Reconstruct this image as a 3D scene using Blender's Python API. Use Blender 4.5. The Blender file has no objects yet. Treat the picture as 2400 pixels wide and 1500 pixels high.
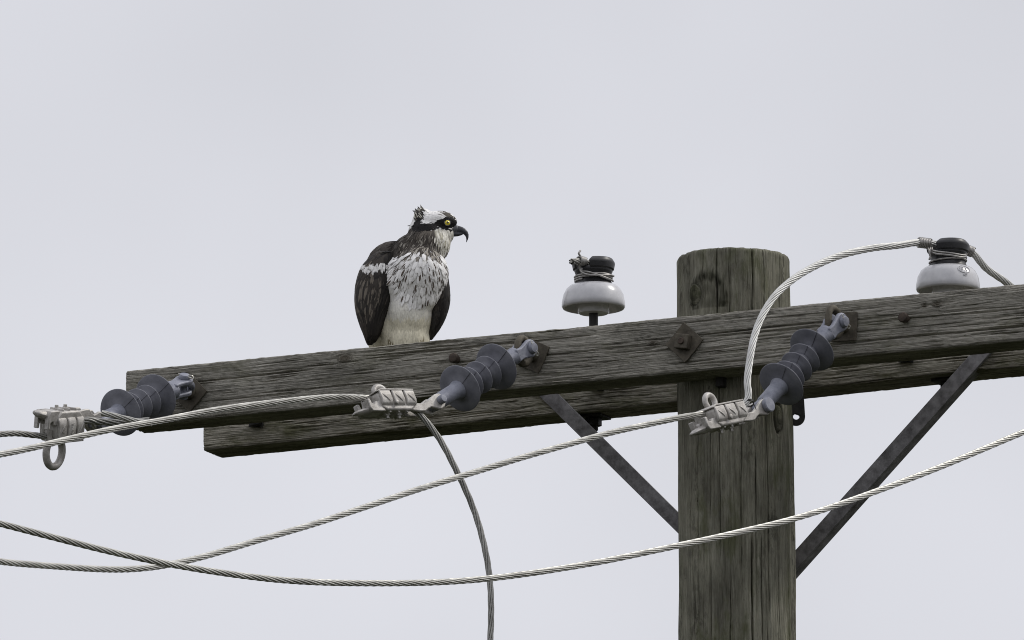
import bpy, bmesh, math, random
import numpy as np
from mathutils import Vector, Matrix

random.seed(7)
rng = np.random.default_rng(11)
scene = bpy.context.scene
col = scene.collection

# ------------------------------------------------------------------ camera
YAW, ELEV, DIST = math.radians(26.0), math.radians(12.0), 30.0
FPX = 33990.0                                   # focal length in pixels of a 2400 px wide frame
RIGHT = Vector((math.cos(YAW), math.sin(YAW), 0))
FLAT = Vector((-math.sin(YAW), math.cos(YAW), 0))   # horizontal view direction
FWD = (FLAT * math.cos(ELEV) + Vector((0, 0, math.sin(ELEV)))).normalized()
UP = RIGHT.cross(FWD).normalized()
OPX, OPY = 1612.0, 806.0                        # where the world origin (crossarm face at the pole) shows
CAM = -(FWD * DIST + RIGHT * ((OPX - 1200) / FPX * DIST) + UP * ((750 - OPY) / FPX * DIST))
cam_data = bpy.data.cameras.new('camera')
cam_data.sensor_width = 36.0
cam_data.lens = FPX / 2400 * 36.0
cam_data.clip_start, cam_data.clip_end = 0.5, 9000
cam = bpy.data.objects.new('camera', cam_data)
col.objects.link(cam)
cam.location = CAM
cam.rotation_euler = Matrix((RIGHT, UP, -FWD)).transposed().to_euler()
scene.camera = cam
GROUND_Z = CAM.z - 1.65

# ------------------------------------------------------------------ overcast sky, veiled sun, exposure
SUN_EL, SUN_SIDE, SUN_BACK = math.radians(48), 0.95, -0.22
sun_h = (RIGHT * SUN_SIDE - FLAT * SUN_BACK).normalized()
SUN_DIR = sun_h * math.cos(SUN_EL) + Vector((0, 0, math.sin(SUN_EL)))
world = bpy.data.worlds.new('World')
scene.world = world
world.use_nodes = True
nt = world.node_tree
nt.nodes.clear()
out = nt.nodes.new('ShaderNodeOutputWorld')
bg = nt.nodes.new('ShaderNodeBackground')
sky = nt.nodes.new('ShaderNodeTexSky')
sky.sky_type = 'NISHITA'
sky.sun_disc = False
sky.sun_elevation = SUN_EL
sky.sun_rotation = math.atan2(SUN_DIR.x, SUN_DIR.y)
sky.air_density, sky.dust_density = 1.0, 3.0
tc = nt.nodes.new('ShaderNodeTexCoord')
nz = nt.nodes.new('ShaderNodeTexNoise')          # faint structure of the cloud sheet
nz.inputs['Scale'].default_value = 16.0
nz.inputs['Detail'].default_value = 3.0
nz.inputs['Roughness'].default_value = 0.45
ramp = nt.nodes.new('ShaderNodeMapRange')
ramp.inputs['From Min'].default_value, ramp.inputs['From Max'].default_value = 0.3, 0.7
ramp.inputs['To Min'].default_value, ramp.inputs['To Max'].default_value = 0.88, 1.06
sep = nt.nodes.new('ShaderNodeSeparateXYZ')
cie = nt.nodes.new('ShaderNodeMapRange')         # overcast sky: brighter towards the zenith
cie.inputs['From Min'].default_value, cie.inputs['From Max'].default_value = 0.0, 1.0
cie.inputs['To Min'].default_value, cie.inputs['To Max'].default_value = 0.93, 1.40
mul = nt.nodes.new('ShaderNodeMath'); mul.operation = 'MULTIPLY'
cloud = nt.nodes.new('ShaderNodeVectorMath'); cloud.operation = 'SCALE'
cloud.inputs[0].default_value = (7.36, 7.40, 7.90)
mix = nt.nodes.new('ShaderNodeMix'); mix.data_type = 'RGBA'
mix.inputs['Factor'].default_value = 0.93       # nearly closed cloud cover over the clear sky
L = nt.links.new
mpn = nt.nodes.new('ShaderNodeMapping'); mpn.inputs['Location'].default_value = (3.3477, 4.8284, 14.8801)
L(tc.outputs['Generated'], mpn.inputs['Vector']); L(mpn.outputs['Vector'], nz.inputs['Vector'])
L(nz.outputs['Fac'], ramp.inputs['Value'])
L(tc.outputs['Generated'], sep.inputs['Vector'])
L(sep.outputs['Z'], cie.inputs['Value'])
L(ramp.outputs['Result'], mul.inputs[0]); L(cie.outputs['Result'], mul.inputs[1])
L(mul.outputs['Value'], cloud.inputs['Scale'])
L(sky.outputs['Color'], mix.inputs['A']); L(cloud.outputs['Vector'], mix.inputs['B'])
L(mix.outputs['Result'], bg.inputs['Color'])
bg.inputs['Strength'].default_value = 0.1
L(bg.outputs['Background'], out.inputs['Surface'])

sun_data = bpy.data.lights.new('sun', 'SUN')
sun_data.energy = 1.4
sun_data.angle = math.radians(12)
sun_data.color = (1.0, 0.965, 0.90)
sun = bpy.data.objects.new('sun', sun_data)
col.objects.link(sun)
sun.rotation_euler = SUN_DIR.to_track_quat('Z', 'Y').to_euler()
sun.location = SUN_DIR * 40

vs = scene.view_settings
vs.view_transform = 'Standard'; vs.look = 'None'; vs.gamma = 1.0; vs.use_curve_mapping = False
vs.exposure = 0.0
scene.cycles.filter_width = 1.0

# ------------------------------------------------------------------ placing helpers
def ray(px, py):
    return (FWD + RIGHT * ((px - 1200) / FPX) + UP * ((750 - py) / FPX))

def on_y(px, py, y):
    """point of the plane Y = y that shows at a pixel"""
    d = ray(px, py)
    return CAM + d * ((y - CAM.y) / d.y)

def at(px, py, w):
    """point at horizontal depth w (metres beyond the world origin) that shows at a pixel"""
    d = ray(px, py)
    return CAM + d * ((w - CAM.dot(FLAT)) / d.dot(FLAT))

def project(P):
    """numpy (n,3) world -> pixels"""
    Q = np.asarray(P) - np.array(CAM)
    z = Q @ np.array(FWD)
    return 1200 + FPX * (Q @ np.array(RIGHT)) / z, 750 - FPX * (Q @ np.array(UP)) / z

def img_dir(ix, iy, fore):
    """unit direction that runs (ix, iy) in the picture (y down) foreshortened by fore, coming towards the viewer"""
    n = math.hypot(ix, iy)
    return (RIGHT * (ix / n * fore) - UP * (iy / n * fore) - FWD * math.sqrt(1 - fore * fore)).normalized()

def frame(o, xdir, zhint):
    x = Vector(xdir).normalized()
    y = Vector(zhint).cross(x).normalized()
    z = x.cross(y).normalized()
    m = Matrix((x, y, z)).transposed().to_4x4()
    m.translation = o
    return m

# ------------------------------------------------------------------ numpy noise
def pnoise(x, y, seed=0):
    x = np.asarray(x, float); y = np.asarray(y, float)
    xi = np.floor(x).astype(np.int64); yi = np.floor(y).astype(np.int64)
    xf, yf = x - xi, y - yi
    def g(ix, iy, fx, fy):
        h = (ix * 374761393 + iy * 668265263 + seed * 1442695041) & 0xFFFFFFFF
        h = ((h ^ (h >> 13)) * 1274126177) & 0xFFFFFFFF
        a = ((h ^ (h >> 16)) & 0xFFFF) / 65536.0 * 2 * np.pi
        return np.cos(a) * fx + np.sin(a) * fy
    u = xf * xf * xf * (xf * (xf * 6 - 15) + 10); v = yf * yf * yf * (yf * (yf * 6 - 15) + 10)
    a = g(xi, yi, xf, yf); b = g(xi + 1, yi, xf - 1, yf)
    c = g(xi, yi + 1, xf, yf - 1); d = g(xi + 1, yi + 1, xf - 1, yf - 1)
    return (a + (b - a) * u + (c - a) * v + (a - b - c + d) * u * v) * 1.4

def fbm(x, y, seed=0, octs=3, gain=0.5):
    s, amp = 0, 1.0
    for k in range(octs):
        s = s + amp * pnoise(x * 2 ** k, y * 2 ** k, seed + 17 * k); amp *= gain
    return s

# ------------------------------------------------------------------ materials
def new_mat(name):
    m = bpy.data.materials.new(name); m.use_nodes = True
    t = m.node_tree; b = t.nodes['Principled BSDF']
    return m, t, b

def rgb(c):
    return (c[0], c[1], c[2], 1.0)

def simple(name, c1, c2=None, rough=0.6, metal=0.0, scale=40, bump=0.0, bscale=None, coat=0.0, rvar=0.1, spec=0.5):
    m, t, b = new_mat(name)
    b.inputs['Metallic'].default_value = metal
    b.inputs['Specular IOR Level'].default_value = spec
    if coat:
        b.inputs['Coat Weight'].default_value = coat; b.inputs['Coat Roughness'].default_value = 0.13
    co = t.nodes.new('ShaderNodeTexCoord')
    n = t.nodes.new('ShaderNodeTexNoise')
    n.inputs['Scale'].default_value = scale; n.inputs['Detail'].default_value = 6; n.inputs['Roughness'].default_value = 0.65
    t.links.new(co.outputs['Object'], n.inputs['Vector'])
    r = t.nodes.new('ShaderNodeValToRGB')
    r.color_ramp.elements[0].position, r.color_ramp.elements[1].position = 0.33, 0.68
    r.color_ramp.elements[0].color, r.color_ramp.elements[1].color = rgb(c1), rgb(c2 or c1)
    t.links.new(n.outputs['Fac'], r.inputs['Fac'])
    t.links.new(r.outputs['Color'], b.inputs['Base Color'])
    mr = t.nodes.new('ShaderNodeMapRange')
    mr.inputs['To Min'].default_value, mr.inputs['To Max'].default_value = rough - rvar, rough + rvar
    t.links.new(n.outputs['Fac'], mr.inputs['Value']); t.links.new(mr.outputs['Result'], b.inputs['Roughness'])
    if bump:
        n2 = t.nodes.new('ShaderNodeTexNoise'); n2.inputs['Scale'].default_value = bscale or scale * 5; n2.inputs['Detail'].default_value = 4
        t.links.new(co.outputs['Object'], n2.inputs['Vector'])
        bp = t.nodes.new('ShaderNodeBump'); bp.inputs['Strength'].default_value = 1.0; bp.inputs['Distance'].default_value = bump
        t.links.new(n2.outputs['Fac'], bp.inputs['Height']); t.links.new(bp.outputs['Normal'], b.inputs['Normal'])
    return m

def wood(name, dark, mid, light, moss, moss_amt, fine=500.0, warm=(0.09, 0.075, 0.055), pscale=(5, 17, 17), prange=(0.66, 1.30), mould=0.35):
    """weathered wood; attribute 'grain' = (along, across, depth) in metres, 'knot' = heartwood of knots"""
    m, t, b = new_mat(name)
    N, K = t.nodes.new, t.links.new
    a = N('ShaderNodeAttribute'); a.attribute_name = 'grain'
    kn = N('ShaderNodeAttribute'); kn.attribute_name = 'knot'
    def noise(sc, detail, rough):
        mp = N('ShaderNodeMapping'); mp.inputs['Scale'].default_value = sc
        K(a.outputs['Vector'], mp.inputs['Vector'])
        n = N('ShaderNodeTexNoise'); n.inputs['Scale'].default_value = 1.0
        n.inputs['Detail'].default_value = detail; n.inputs['Roughness'].default_value = rough
        K(mp.outputs['Vector'], n.inputs['Vector'])
        return n.outputs['Fac']
    fibre = noise((5, fine, fine), 3, 0.55)
    fibre2 = noise((22, fine * 1.8, fine), 3, 0.6)
    patch = noise(pscale, 6, 0.66)
    mouldn = noise((26, 75, 75), 5, 0.72)
    mouldz = noise((3.2, 13, 13), 3, 0.5)
    speck = noise((120, 460, 300), 3, 0.7)
    mossn = noise((7, 18, 18), 5, 0.68)
    r = N('ShaderNodeValToRGB'); e = r.color_ramp.elements
    e[0].position, e[0].color = 0.30, rgb(dark)
    e[1].position, e[1].color = 0.70, rgb(light)
    x = e.new(0.475); x.color = rgb(mid)
    f1 = N('ShaderNodeMath'); f1.operation = 'MULTIPLY_ADD'; f1.inputs[1].default_value = 0.48
    K(fibre2, f1.inputs[0])
    f0 = N('ShaderNodeMath'); f0.operation = 'MULTIPLY'; f0.inputs[1].default_value = 0.52
    K(fibre, f0.inputs[0]); K(f0.outputs[0], f1.inputs[2])
    K(f1.outputs[0], r.inputs['Fac'])
    # broad weathering
    pr = N('ShaderNodeMapRange'); pr.inputs['From Min'].default_value, pr.inputs['From Max'].default_value = 0.3, 0.7
    pr.inputs['To Min'].default_value, pr.inputs['To Max'].default_value = prange
    K(patch, pr.inputs['Value'])
    ms = N('ShaderNodeVectorMath'); ms.operation = 'SCALE'
    K(r.outputs['Color'], ms.inputs[0]); K(pr.outputs['Result'], ms.inputs['Scale'])
    # dark specks
    sr = N('ShaderNodeMapRange'); sr.inputs['From Min'].default_value, sr.inputs['From Max'].default_value = 0.58, 0.70
    K(speck, sr.inputs['Value'])
    sm = N('ShaderNodeMath'); sm.operation = 'MULTIPLY'; sm.inputs[1].default_value = 0.6
    K(sr.outputs['Result'], sm.inputs[0])
    mx1 = N('ShaderNodeMix'); mx1.data_type = 'RGBA'
    K(sm.outputs[0], mx1.inputs['Factor']); K(ms.outputs['Vector'], mx1.inputs['A']); mx1.inputs['B'].default_value = rgb(dark)
    # algae and moss
    mr = N('ShaderNodeMapRange'); mr.inputs['From Min'].default_value, mr.inputs['From Max'].default_value = 0.52, 0.66
    mr.inputs['To Max'].default_value = moss_amt
    K(mossn, mr.inputs['Value'])
    mx2 = N('ShaderNodeMix'); mx2.data_type = 'RGBA'
    mo1 = N('ShaderNodeMapRange'); mo1.inputs['From Min'].default_value, mo1.inputs['From Max'].default_value = 0.50, 0.58
    K(mouldn, mo1.inputs['Value'])
    mo2 = N('ShaderNodeMapRange'); mo2.inputs['From Min'].default_value, mo2.inputs['From Max'].default_value = 0.48, 0.62; mo2.inputs['To Max'].default_value = mould
    K(mouldz, mo2.inputs['Value'])
    mo3 = N('ShaderNodeMath'); mo3.operation = 'MULTIPLY'; K(mo1.outputs['Result'], mo3.inputs[0]); K(mo2.outputs['Result'], mo3.inputs[1])
    mx0 = N('ShaderNodeMix'); mx0.data_type = 'RGBA'
    K(mo3.outputs[0], mx0.inputs['Factor']); K(mx1.outputs['Result'], mx0.inputs['A']); mx0.inputs['B'].default_value = rgb([v * 0.5 for v in dark])
    K(mr.outputs['Result'], mx2.inputs['Factor']); K(mx0.outputs['Result'], mx2.inputs['A']); mx2.inputs['B'].default_value = rgb(moss)
    mx3 = N('ShaderNodeMix'); mx3.data_type = 'RGBA'
    K(kn.outputs['Fac'], mx3.inputs['Factor']); K(mx2.outputs['Result'], mx3.inputs['A']); mx3.inputs['B'].default_value = rgb(warm)
    K(mx3.outputs['Result'], b.inputs['Base Color'])
    b.inputs['Roughness'].default_value = 0.92
    b.inputs['Specular IOR Level'].default_value = 0.15
    ad = N('ShaderNodeMath'); ad.operation = 'ADD'
    K(fibre, ad.inputs[0]); K(fibre2, ad.inputs[1])
    bp = N('ShaderNodeBump'); bp.inputs['Strength'].default_value = 0.9; bp.inputs['Distance'].default_value = 0.0045
    K(ad.outputs[0], bp.inputs['Height']); K(bp.outputs['Normal'], b.inputs['Normal'])
    return m

M = {}
M['arm'] = wood('weathered_arm_wood', (0.045, 0.042, 0.034), (0.31, 0.293, 0.250), (0.63, 0.605, 0.54), (0.12, 0.12, 0.06), 0.42)
M['arm2'] = wood('weathered_back_arm_wood', (0.045, 0.041, 0.032), (0.285, 0.267, 0.216), (0.61, 0.58, 0.50), (0.085, 0.086, 0.034), 0.75, fine=330)
M['pole'] = wood('weathered_pole_wood', (0.095, 0.091, 0.066), (0.190, 0.184, 0.142), (0.280, 0.274, 0.222), (0.085, 0.092, 0.045), 0.7, fine=230, warm=(0.028, 0.028, 0.018), pscale=(5, 15, 15), prange=(0.50, 1.45), mould=0.8)
M['galv'] = simple('galvanised_steel', (0.17, 0.18, 0.22), (0.29, 0.30, 0.35), 0.55, 0.25, 60, 0.0004, 300)
M['dull_steel'] = simple('weathered_brace_steel', (0.105, 0.100, 0.102), (0.310, 0.302, 0.312), 0.62, 0.1, 42, 0.0003, 260)
M['rust'] = simple('rust_stained_steel', (0.050, 0.042, 0.030), (0.125, 0.110, 0.082), 0.75, 0.15, 55, 0.0006, 240)
M['dark_steel'] = simple('dark_steel', (0.012, 0.012, 0.012), (0.035, 0.033, 0.03), 0.6, 0.3, 60, 0.0003)
M['bolt_rust'] = simple('rusty_bolt', (0.035, 0.026, 0.020), (0.085, 0.062, 0.046), 0.8, 0.1, 120, 0.0006)
M['polymer'] = simple('grey_silicone_rubber', (0.135, 0.138, 0.162), (0.210, 0.213, 0.240), 0.58, 0.0, 34, 0.0001, 300, spec=0.35)
M['seam'] = simple('dark_mould_seam', (0.05, 0.05, 0.06), (0.08, 0.08, 0.095), 0.6)
M['porcelain'] = simple('grey_white_porcelain', (0.44, 0.44, 0.46), (0.60, 0.60, 0.61), 0.26, 0.0, 22, 0.0, coat=0.4, rvar=0.05)
M['black_glaze'] = simple('black_glaze', (0.010, 0.010, 0.012), (0.020, 0.020, 0.022), 0.42, 0.0, 30, 0.0, rvar=0.1)
M['cast'] = simple('cast_aluminium', (0.29, 0.273, 0.25), (0.60, 0.58, 0.55), 0.50, 0.25, 48, 0.0004, 320)
M['alu'] = simple('aluminium_strand', (0.38, 0.372, 0.338), (0.70, 0.69, 0.64), 0.34, 0.40, 14, 0.0, rvar=0.07)
M['alu_dull'] = simple('weathered_aluminium_strand', (0.25, 0.245, 0.228), (0.43, 0.425, 0.40), 0.45, 0.35, 30, 0.0, rvar=0.08)
M['alu_new'] = simple('pale_aluminium_strand', (0.50, 0.50, 0.48), (0.68, 0.68, 0.66), 0.42, 0.25, 30, 0.0, rvar=0.06)
M['tie'] = simple('grey_tie_wire', (0.24, 0.23, 0.22), (0.42, 0.41, 0.39), 0.42, 0.6, 60, 0.0)
M['black_wire'] = simple('black_binding_wire', (0.012, 0.012, 0.014), (0.03, 0.03, 0.03), 0.5)
M['beak'] = simple('beak_horn', (0.018, 0.019, 0.024), (0.050, 0.052, 0.062), 0.36, 0.0, 90, 0.0002, 300)
M['cere'] = simple('grey_cere', (0.050, 0.053, 0.060), (0.115, 0.118, 0.125), 0.5, 0.0, 160, 0.0002, 300)
M['iris'] = simple('yellow_iris', (0.74, 0.58, 0.03), (0.90, 0.76, 0.08), 0.12, 0.0, 300, 0.0, coat=1.0, rvar=0.02)
M['pupil'] = simple('pupil', (0.004, 0.004, 0.004), None, 0.05, 0.0, 10, rvar=0.0, coat=1.0)
M['foot'] = simple('grey_bird_skin', (0.28, 0.30, 0.30), (0.42, 0.44, 0.42), 0.6, 0.0, 200, 0.0006, 500)
M['claw'] = simple('black_claw', (0.01, 0.01, 0.012), (0.03, 0.03, 0.03), 0.3)
M['grass'] = simple('dark_meadow_grass', (0.013, 0.016, 0.008), (0.032, 0.034, 0.016), 0.95, 0.0, 0.35, 0.05, 8, spec=0.1)

def feather_mat():
    m, t, b = new_mat('plumage')
    N, K = t.nodes.new, t.links.new
    c = N('ShaderNodeAttribute'); c.attribute_name = 'col'
    f = N('ShaderNodeAttribute'); f.attribute_name = 'fuv'     # x along the feather, y across (-1..1), z strength of its dark spot
    s = N('ShaderNodeSeparateXYZ'); K(f.outputs['Vector'], s.inputs['Vector'])
    def math_(op, a, b_=None, c_=None):
        n = N('ShaderNodeMath'); n.operation = op
        for i, v in enumerate((a, b_, c_)):
            if v is None: continue
            if isinstance(v, (int, float)): n.inputs[i].default_value = v
            else: K(v, n.inputs[i])
        return n.outputs[0]
    # drop-shaped mark towards the tip
    du = math_('MULTIPLY', math_('SUBTRACT', s.outputs['X'], 0.70), 3.6)
    dv = math_('MULTIPLY', s.outputs['Y'], 1.75)
    rr = math_('ADD', math_('MULTIPLY', du, du), math_('MULTIPLY', dv, dv))
    mark = math_('LESS_THAN', rr, 1.0)
    shaft = math_('LESS_THAN', math_('ABSOLUTE', s.outputs['Y']), 0.13)
    shaft = math_('MULTIPLY', shaft, 0.25)
    mk = math_('MULTIPLY', math_('MAXIMUM', mark, shaft), s.outputs['Z'])
    mx = N('ShaderNodeMix'); mx.data_type = 'RGBA'
    K(mk, mx.inputs['Factor']); K(c.outputs['Color'], mx.inputs['A']); mx.inputs['B'].default_value = rgb((0.075, 0.052, 0.034))
    # barbs
    mp = N('ShaderNodeMapping'); mp.inputs['Scale'].default_value = (3, 9, 0.0); K(f.outputs['Vector'], mp.inputs['Vector'])
    co = N('ShaderNodeTexCoord')
    n = N('ShaderNodeTexNoise'); n.inputs['Scale'].default_value = 260; n.inputs['Detail'].default_value = 3
    K(co.outputs['Object'], n.inputs['Vector'])
    mr = N('ShaderNodeMapRange'); mr.inputs['To Min'].default_value, mr.inputs['To Max'].default_value = 0.78, 1.2
    K(n.outputs['Fac'], mr.inputs['Value'])
    sc = N('ShaderNodeVectorMath'); sc.operation = 'SCALE'
    K(mx.outputs['Result'], sc.inputs[0]); K(mr.outputs['Result'], sc.inputs['Scale'])
    K(sc.outputs['Vector'], b.inputs['Base Color'])
    b.inputs['Roughness'].default_value = 0.72
    b.inputs['Specular IOR Level'].default_value = 0.25
    b.inputs['Sheen Weight'].default_value = 0.0
    return m
M['feather'] = feather_mat()

# ------------------------------------------------------------------ mesh builder
class MB:
    def __init__(s): s.v, s.f = [], []
    def add(s, vs, fs):
        o = len(s.v); s.v += [tuple(v) for v in vs]; s.f += [tuple(i + o for i in f) for f in fs]; return s
    def box(s, m, a, b):
        vs = [m @ Vector((x, y, z)) for x in (a[0], b[0]) for y in (a[1], b[1]) for z in (a[2], b[2])]
        return s.add(vs, [(0, 1, 3, 2), (4, 6, 7, 5), (0, 4, 5, 1), (2, 3, 7, 6), (0, 2, 6, 4), (1, 5, 7, 3)])
    def prism(s, m, outline, y0, y1):
        """outline in local (x, z), extruded along local y"""
        n = len(outline)
        vs = [m @ Vector((x, y0, z)) for x, z in outline] + [m @ Vector((x, y1, z)) for x, z in outline]
        fs = [tuple(range(n)), tuple(range(2 * n - 1, n - 1, -1))]
        fs += [(i + n, (i + 1) % n + n, (i + 1) % n, i) for i in range(n)]
        return s.add(vs, fs)
    def lathe(s, m, prof, n=40):
        """profile of (axial, radius) revolved round the local x axis"""
        vs, fs = [], []
        for x, r in prof:
            for k in range(n):
                a = 2 * math.pi * k / n
                vs.append(m @ Vector((x, r * math.cos(a), r * math.sin(a))))
        for i in range(len(prof) - 1):
            for k in range(n):
                k2 = (k + 1) % n
                fs.append((i * n + k, (i + 1) * n + k, (i + 1) * n + k2, i * n + k2))
        fs.append(tuple(range(n))); fs.append(tuple(range(len(prof) * n - 1, (len(prof) - 1) * n - 1, -1)))
        return s.add(vs, fs)
    def tube(s, pts, r, n=10, closed=False, cap=True):
        P = [Vector(p) for p in pts]; c = len(P)
        rs = r if isinstance(r, (list, tuple)) else [r] * c
        tang = []
        for i in range(c):
            a, b = (P[(i - 1) % c], P[(i + 1) % c]) if closed else (P[max(i - 1, 0)], P[min(i + 1, c - 1)])
            tang.append((b - a).normalized())
        nrm = tang[0].orthogonal().normalized()
        vs, fs = [], []
        for i in range(c):
            nrm = (nrm - tang[i] * nrm.dot(tang[i])).normalized()
            bn = tang[i].cross(nrm)
            for k in range(n):
                a = 2 * math.pi * k / n
                vs.append(P[i] + (nrm * math.cos(a) + bn * math.sin(a)) * rs[i])
        for i in range(c if closed else c - 1):
            j = (i + 1) % c
            for k in range(n):
                k2 = (k + 1) % n
                fs.append((i * n + k, i * n + k2, j * n + k2, j * n + k))
        if not closed and cap:
            fs.append(tuple(range(n - 1, -1, -1))); fs.append(tuple(range((c - 1) * n, c * n)))
        return s.add(vs, fs)
    def build(s, name, mat, parent=None, bevel=0.0, seg=2, smooth=True, angle=38):
        me = bpy.data.meshes.new(name)
        me.from_pydata(s.v, [], s.f)
        bm = bmesh.new(); bm.from_mesh(me); bmesh.ops.recalc_face_normals(bm, faces=bm.faces); bm.to_mesh(me); bm.free()
        return link(name, me, mat, parent, bevel, seg, smooth, angle)

def link(name, me, mat, parent=None, bevel=0.0, seg=2, smooth=True, angle=38):
    if smooth:
        me.polygons.foreach_set('use_smooth', [True] * len(me.polygons))
        me.set_sharp_from_angle(angle=math.radians(angle))
    me.materials.append(mat)
    o = bpy.data.objects.new(name, me)
    col.objects.link(o)
    if parent:
        top = parent
        o.parent = parent
        o.matrix_parent_inverse = world_of(parent).inverted()
    if bevel:
        b = o.modifiers.new('bevel', 'BEVEL'); b.width = bevel; b.segments = seg; b.limit_method = 'ANGLE'; b.angle_limit = math.radians(30)
        b.harden_normals = False
    return o

def world_of(o):
    m = Matrix.LocRotScale(o.location, o.rotation_euler, o.scale)
    return (world_of(o.parent) @ o.matrix_parent_inverse @ m) if o.parent else m

def thing(name, loc, label, cat, group=None):
    o = bpy.data.objects.new(name, None); col.objects.link(o)
    o.location = loc; o.empty_display_size = 0.05
    return tag(o, label, cat, group)

def tag(o, label=None, cat=None, group=None, kind=None):
    for k, v in (('label', label), ('category', cat), ('group', group), ('kind', kind)):
        if v: o[k] = v
    return o

def circle(cx, cz, r, n=20, a0=0.0, a1=2 * math.pi, close=False):
    k = n if not close else n + 1
    return [(cx + r * math.cos(a0 + (a1 - a0) * i / n), cz + r * math.sin(a0 + (a1 - a0) * i / n)) for i in range(k)]

def spline(pts, step):
    """Catmull-Rom through 3-D points, resampled evenly"""
    P = [np.array(p, float) for p in pts]
    P = [2 * P[0] - P[1]] + P + [2 * P[-1] - P[-2]]
    o = []
    for i in range(1, len(P) - 2):
        p0, p1, p2, p3 = P[i - 1:i + 3]
        t0 = 0; t1 = t0 + np.linalg.norm(p1 - p0) ** 0.5; t2 = t1 + np.linalg.norm(p2 - p1) ** 0.5; t3 = t2 + np.linalg.norm(p3 - p2) ** 0.5
        for t in np.linspace(t1, t2, 24, endpoint=False):
            A1 = (t1 - t) / (t1 - t0) * p0 + (t - t0) / (t1 - t0) * p1
            A2 = (t2 - t) / (t2 - t1) * p1 + (t - t1) / (t2 - t1) * p2
            A3 = (t3 - t) / (t3 - t2) * p2 + (t - t2) / (t3 - t2) * p3
            B1 = (t2 - t) / (t2 - t0) * A1 + (t - t0) / (t2 - t0) * A2
            B2 = (t3 - t) / (t3 - t1) * A2 + (t - t1) / (t3 - t1) * A3
            o.append((t2 - t) / (t2 - t1) * B1 + (t - t1) / (t2 - t1) * B2)
    o.append(P[-2]); o = np.array(o)
    s = np.concatenate([[0], np.cumsum(np.linalg.norm(np.diff(o, axis=0), axis=1))])
    k = max(2, int(s[-1] / step))
    q = np.linspace(0, s[-1], k + 1)
    return np.stack([np.interp(q, s, o[:, c]) for c in range(3)], 1)

def grid_mesh(name, V, closed_u, attrs):
    """V (nu, nv, 3); quads; closed_u wraps the second index"""
    nu, nv = V.shape[:2]
    i = np.arange(nu - 1)[:, None]; j = np.arange(nv if closed_u else nv - 1)[None, :]
    j2 = (j + 1) % nv
    F = np.stack([i * nv + j, i * nv + j2, (i + 1) * nv + j2, (i + 1) * nv + j], -1).reshape(-1, 4)
    me = bpy.data.meshes.new(name)
    caps = []
    if closed_u:
        caps = [tuple(range(nv - 1, -1, -1)), tuple(range((nu - 1) * nv, nu * nv))]
    nl = F.size + sum(len(c) for c in caps)
    me.vertices.add(nu * nv); me.vertices.foreach_set('co', V.reshape(-1))
    me.loops.add(nl); me.polygons.add(len(F) + len(caps))
    li = np.concatenate([F.reshape(-1)] + [np.array(c) for c in caps])
    me.loops.foreach_set('vertex_index', li.astype(np.int32))
    ls = np.concatenate([np.arange(len(F)) * 4, F.size + np.cumsum([0] + [len(c) for c in caps])[:-1]]) if caps else np.arange(len(F)) * 4
    me.polygons.foreach_set('loop_start', ls.astype(np.int32))
    me.update(calc_edges=True); me.validate()
    for an, kind, data in attrs:
        a = me.attributes.new(an, kind, 'POINT')
        a.data.foreach_set('vector' if kind == 'FLOAT_VECTOR' else 'value', np.ascontiguousarray(data, dtype=np.float32).reshape(-1))
    return me

# ================================================================== THE SETTING: ground, pole, crossarms
nr, na = 26, 72
rr = np.concatenate([[0], np.geomspace(2, 6000, nr - 1)])
aa = np.linspace(0, 2 * np.pi, na, endpoint=False)
GX, GY = rr[:, None] * np.cos(aa), rr[:, None] * np.sin(aa)
GZ = GROUND_Z + 0.10 * pnoise(GX / 9, GY / 9, 5) * np.minimum(1, 400 / np.maximum(rr, 1))[:, None]
gme = grid_mesh('ground', np.stack([GX, GY, GZ], -1)[::-1], True, [])
ground = link('ground', gme, M['grass'])
ground['kind'] = 'structure'

ARM_H, ARM_D = 0.120, 0.095
BACK_Y = 0.310
ARM_TILT = 0.004

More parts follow.
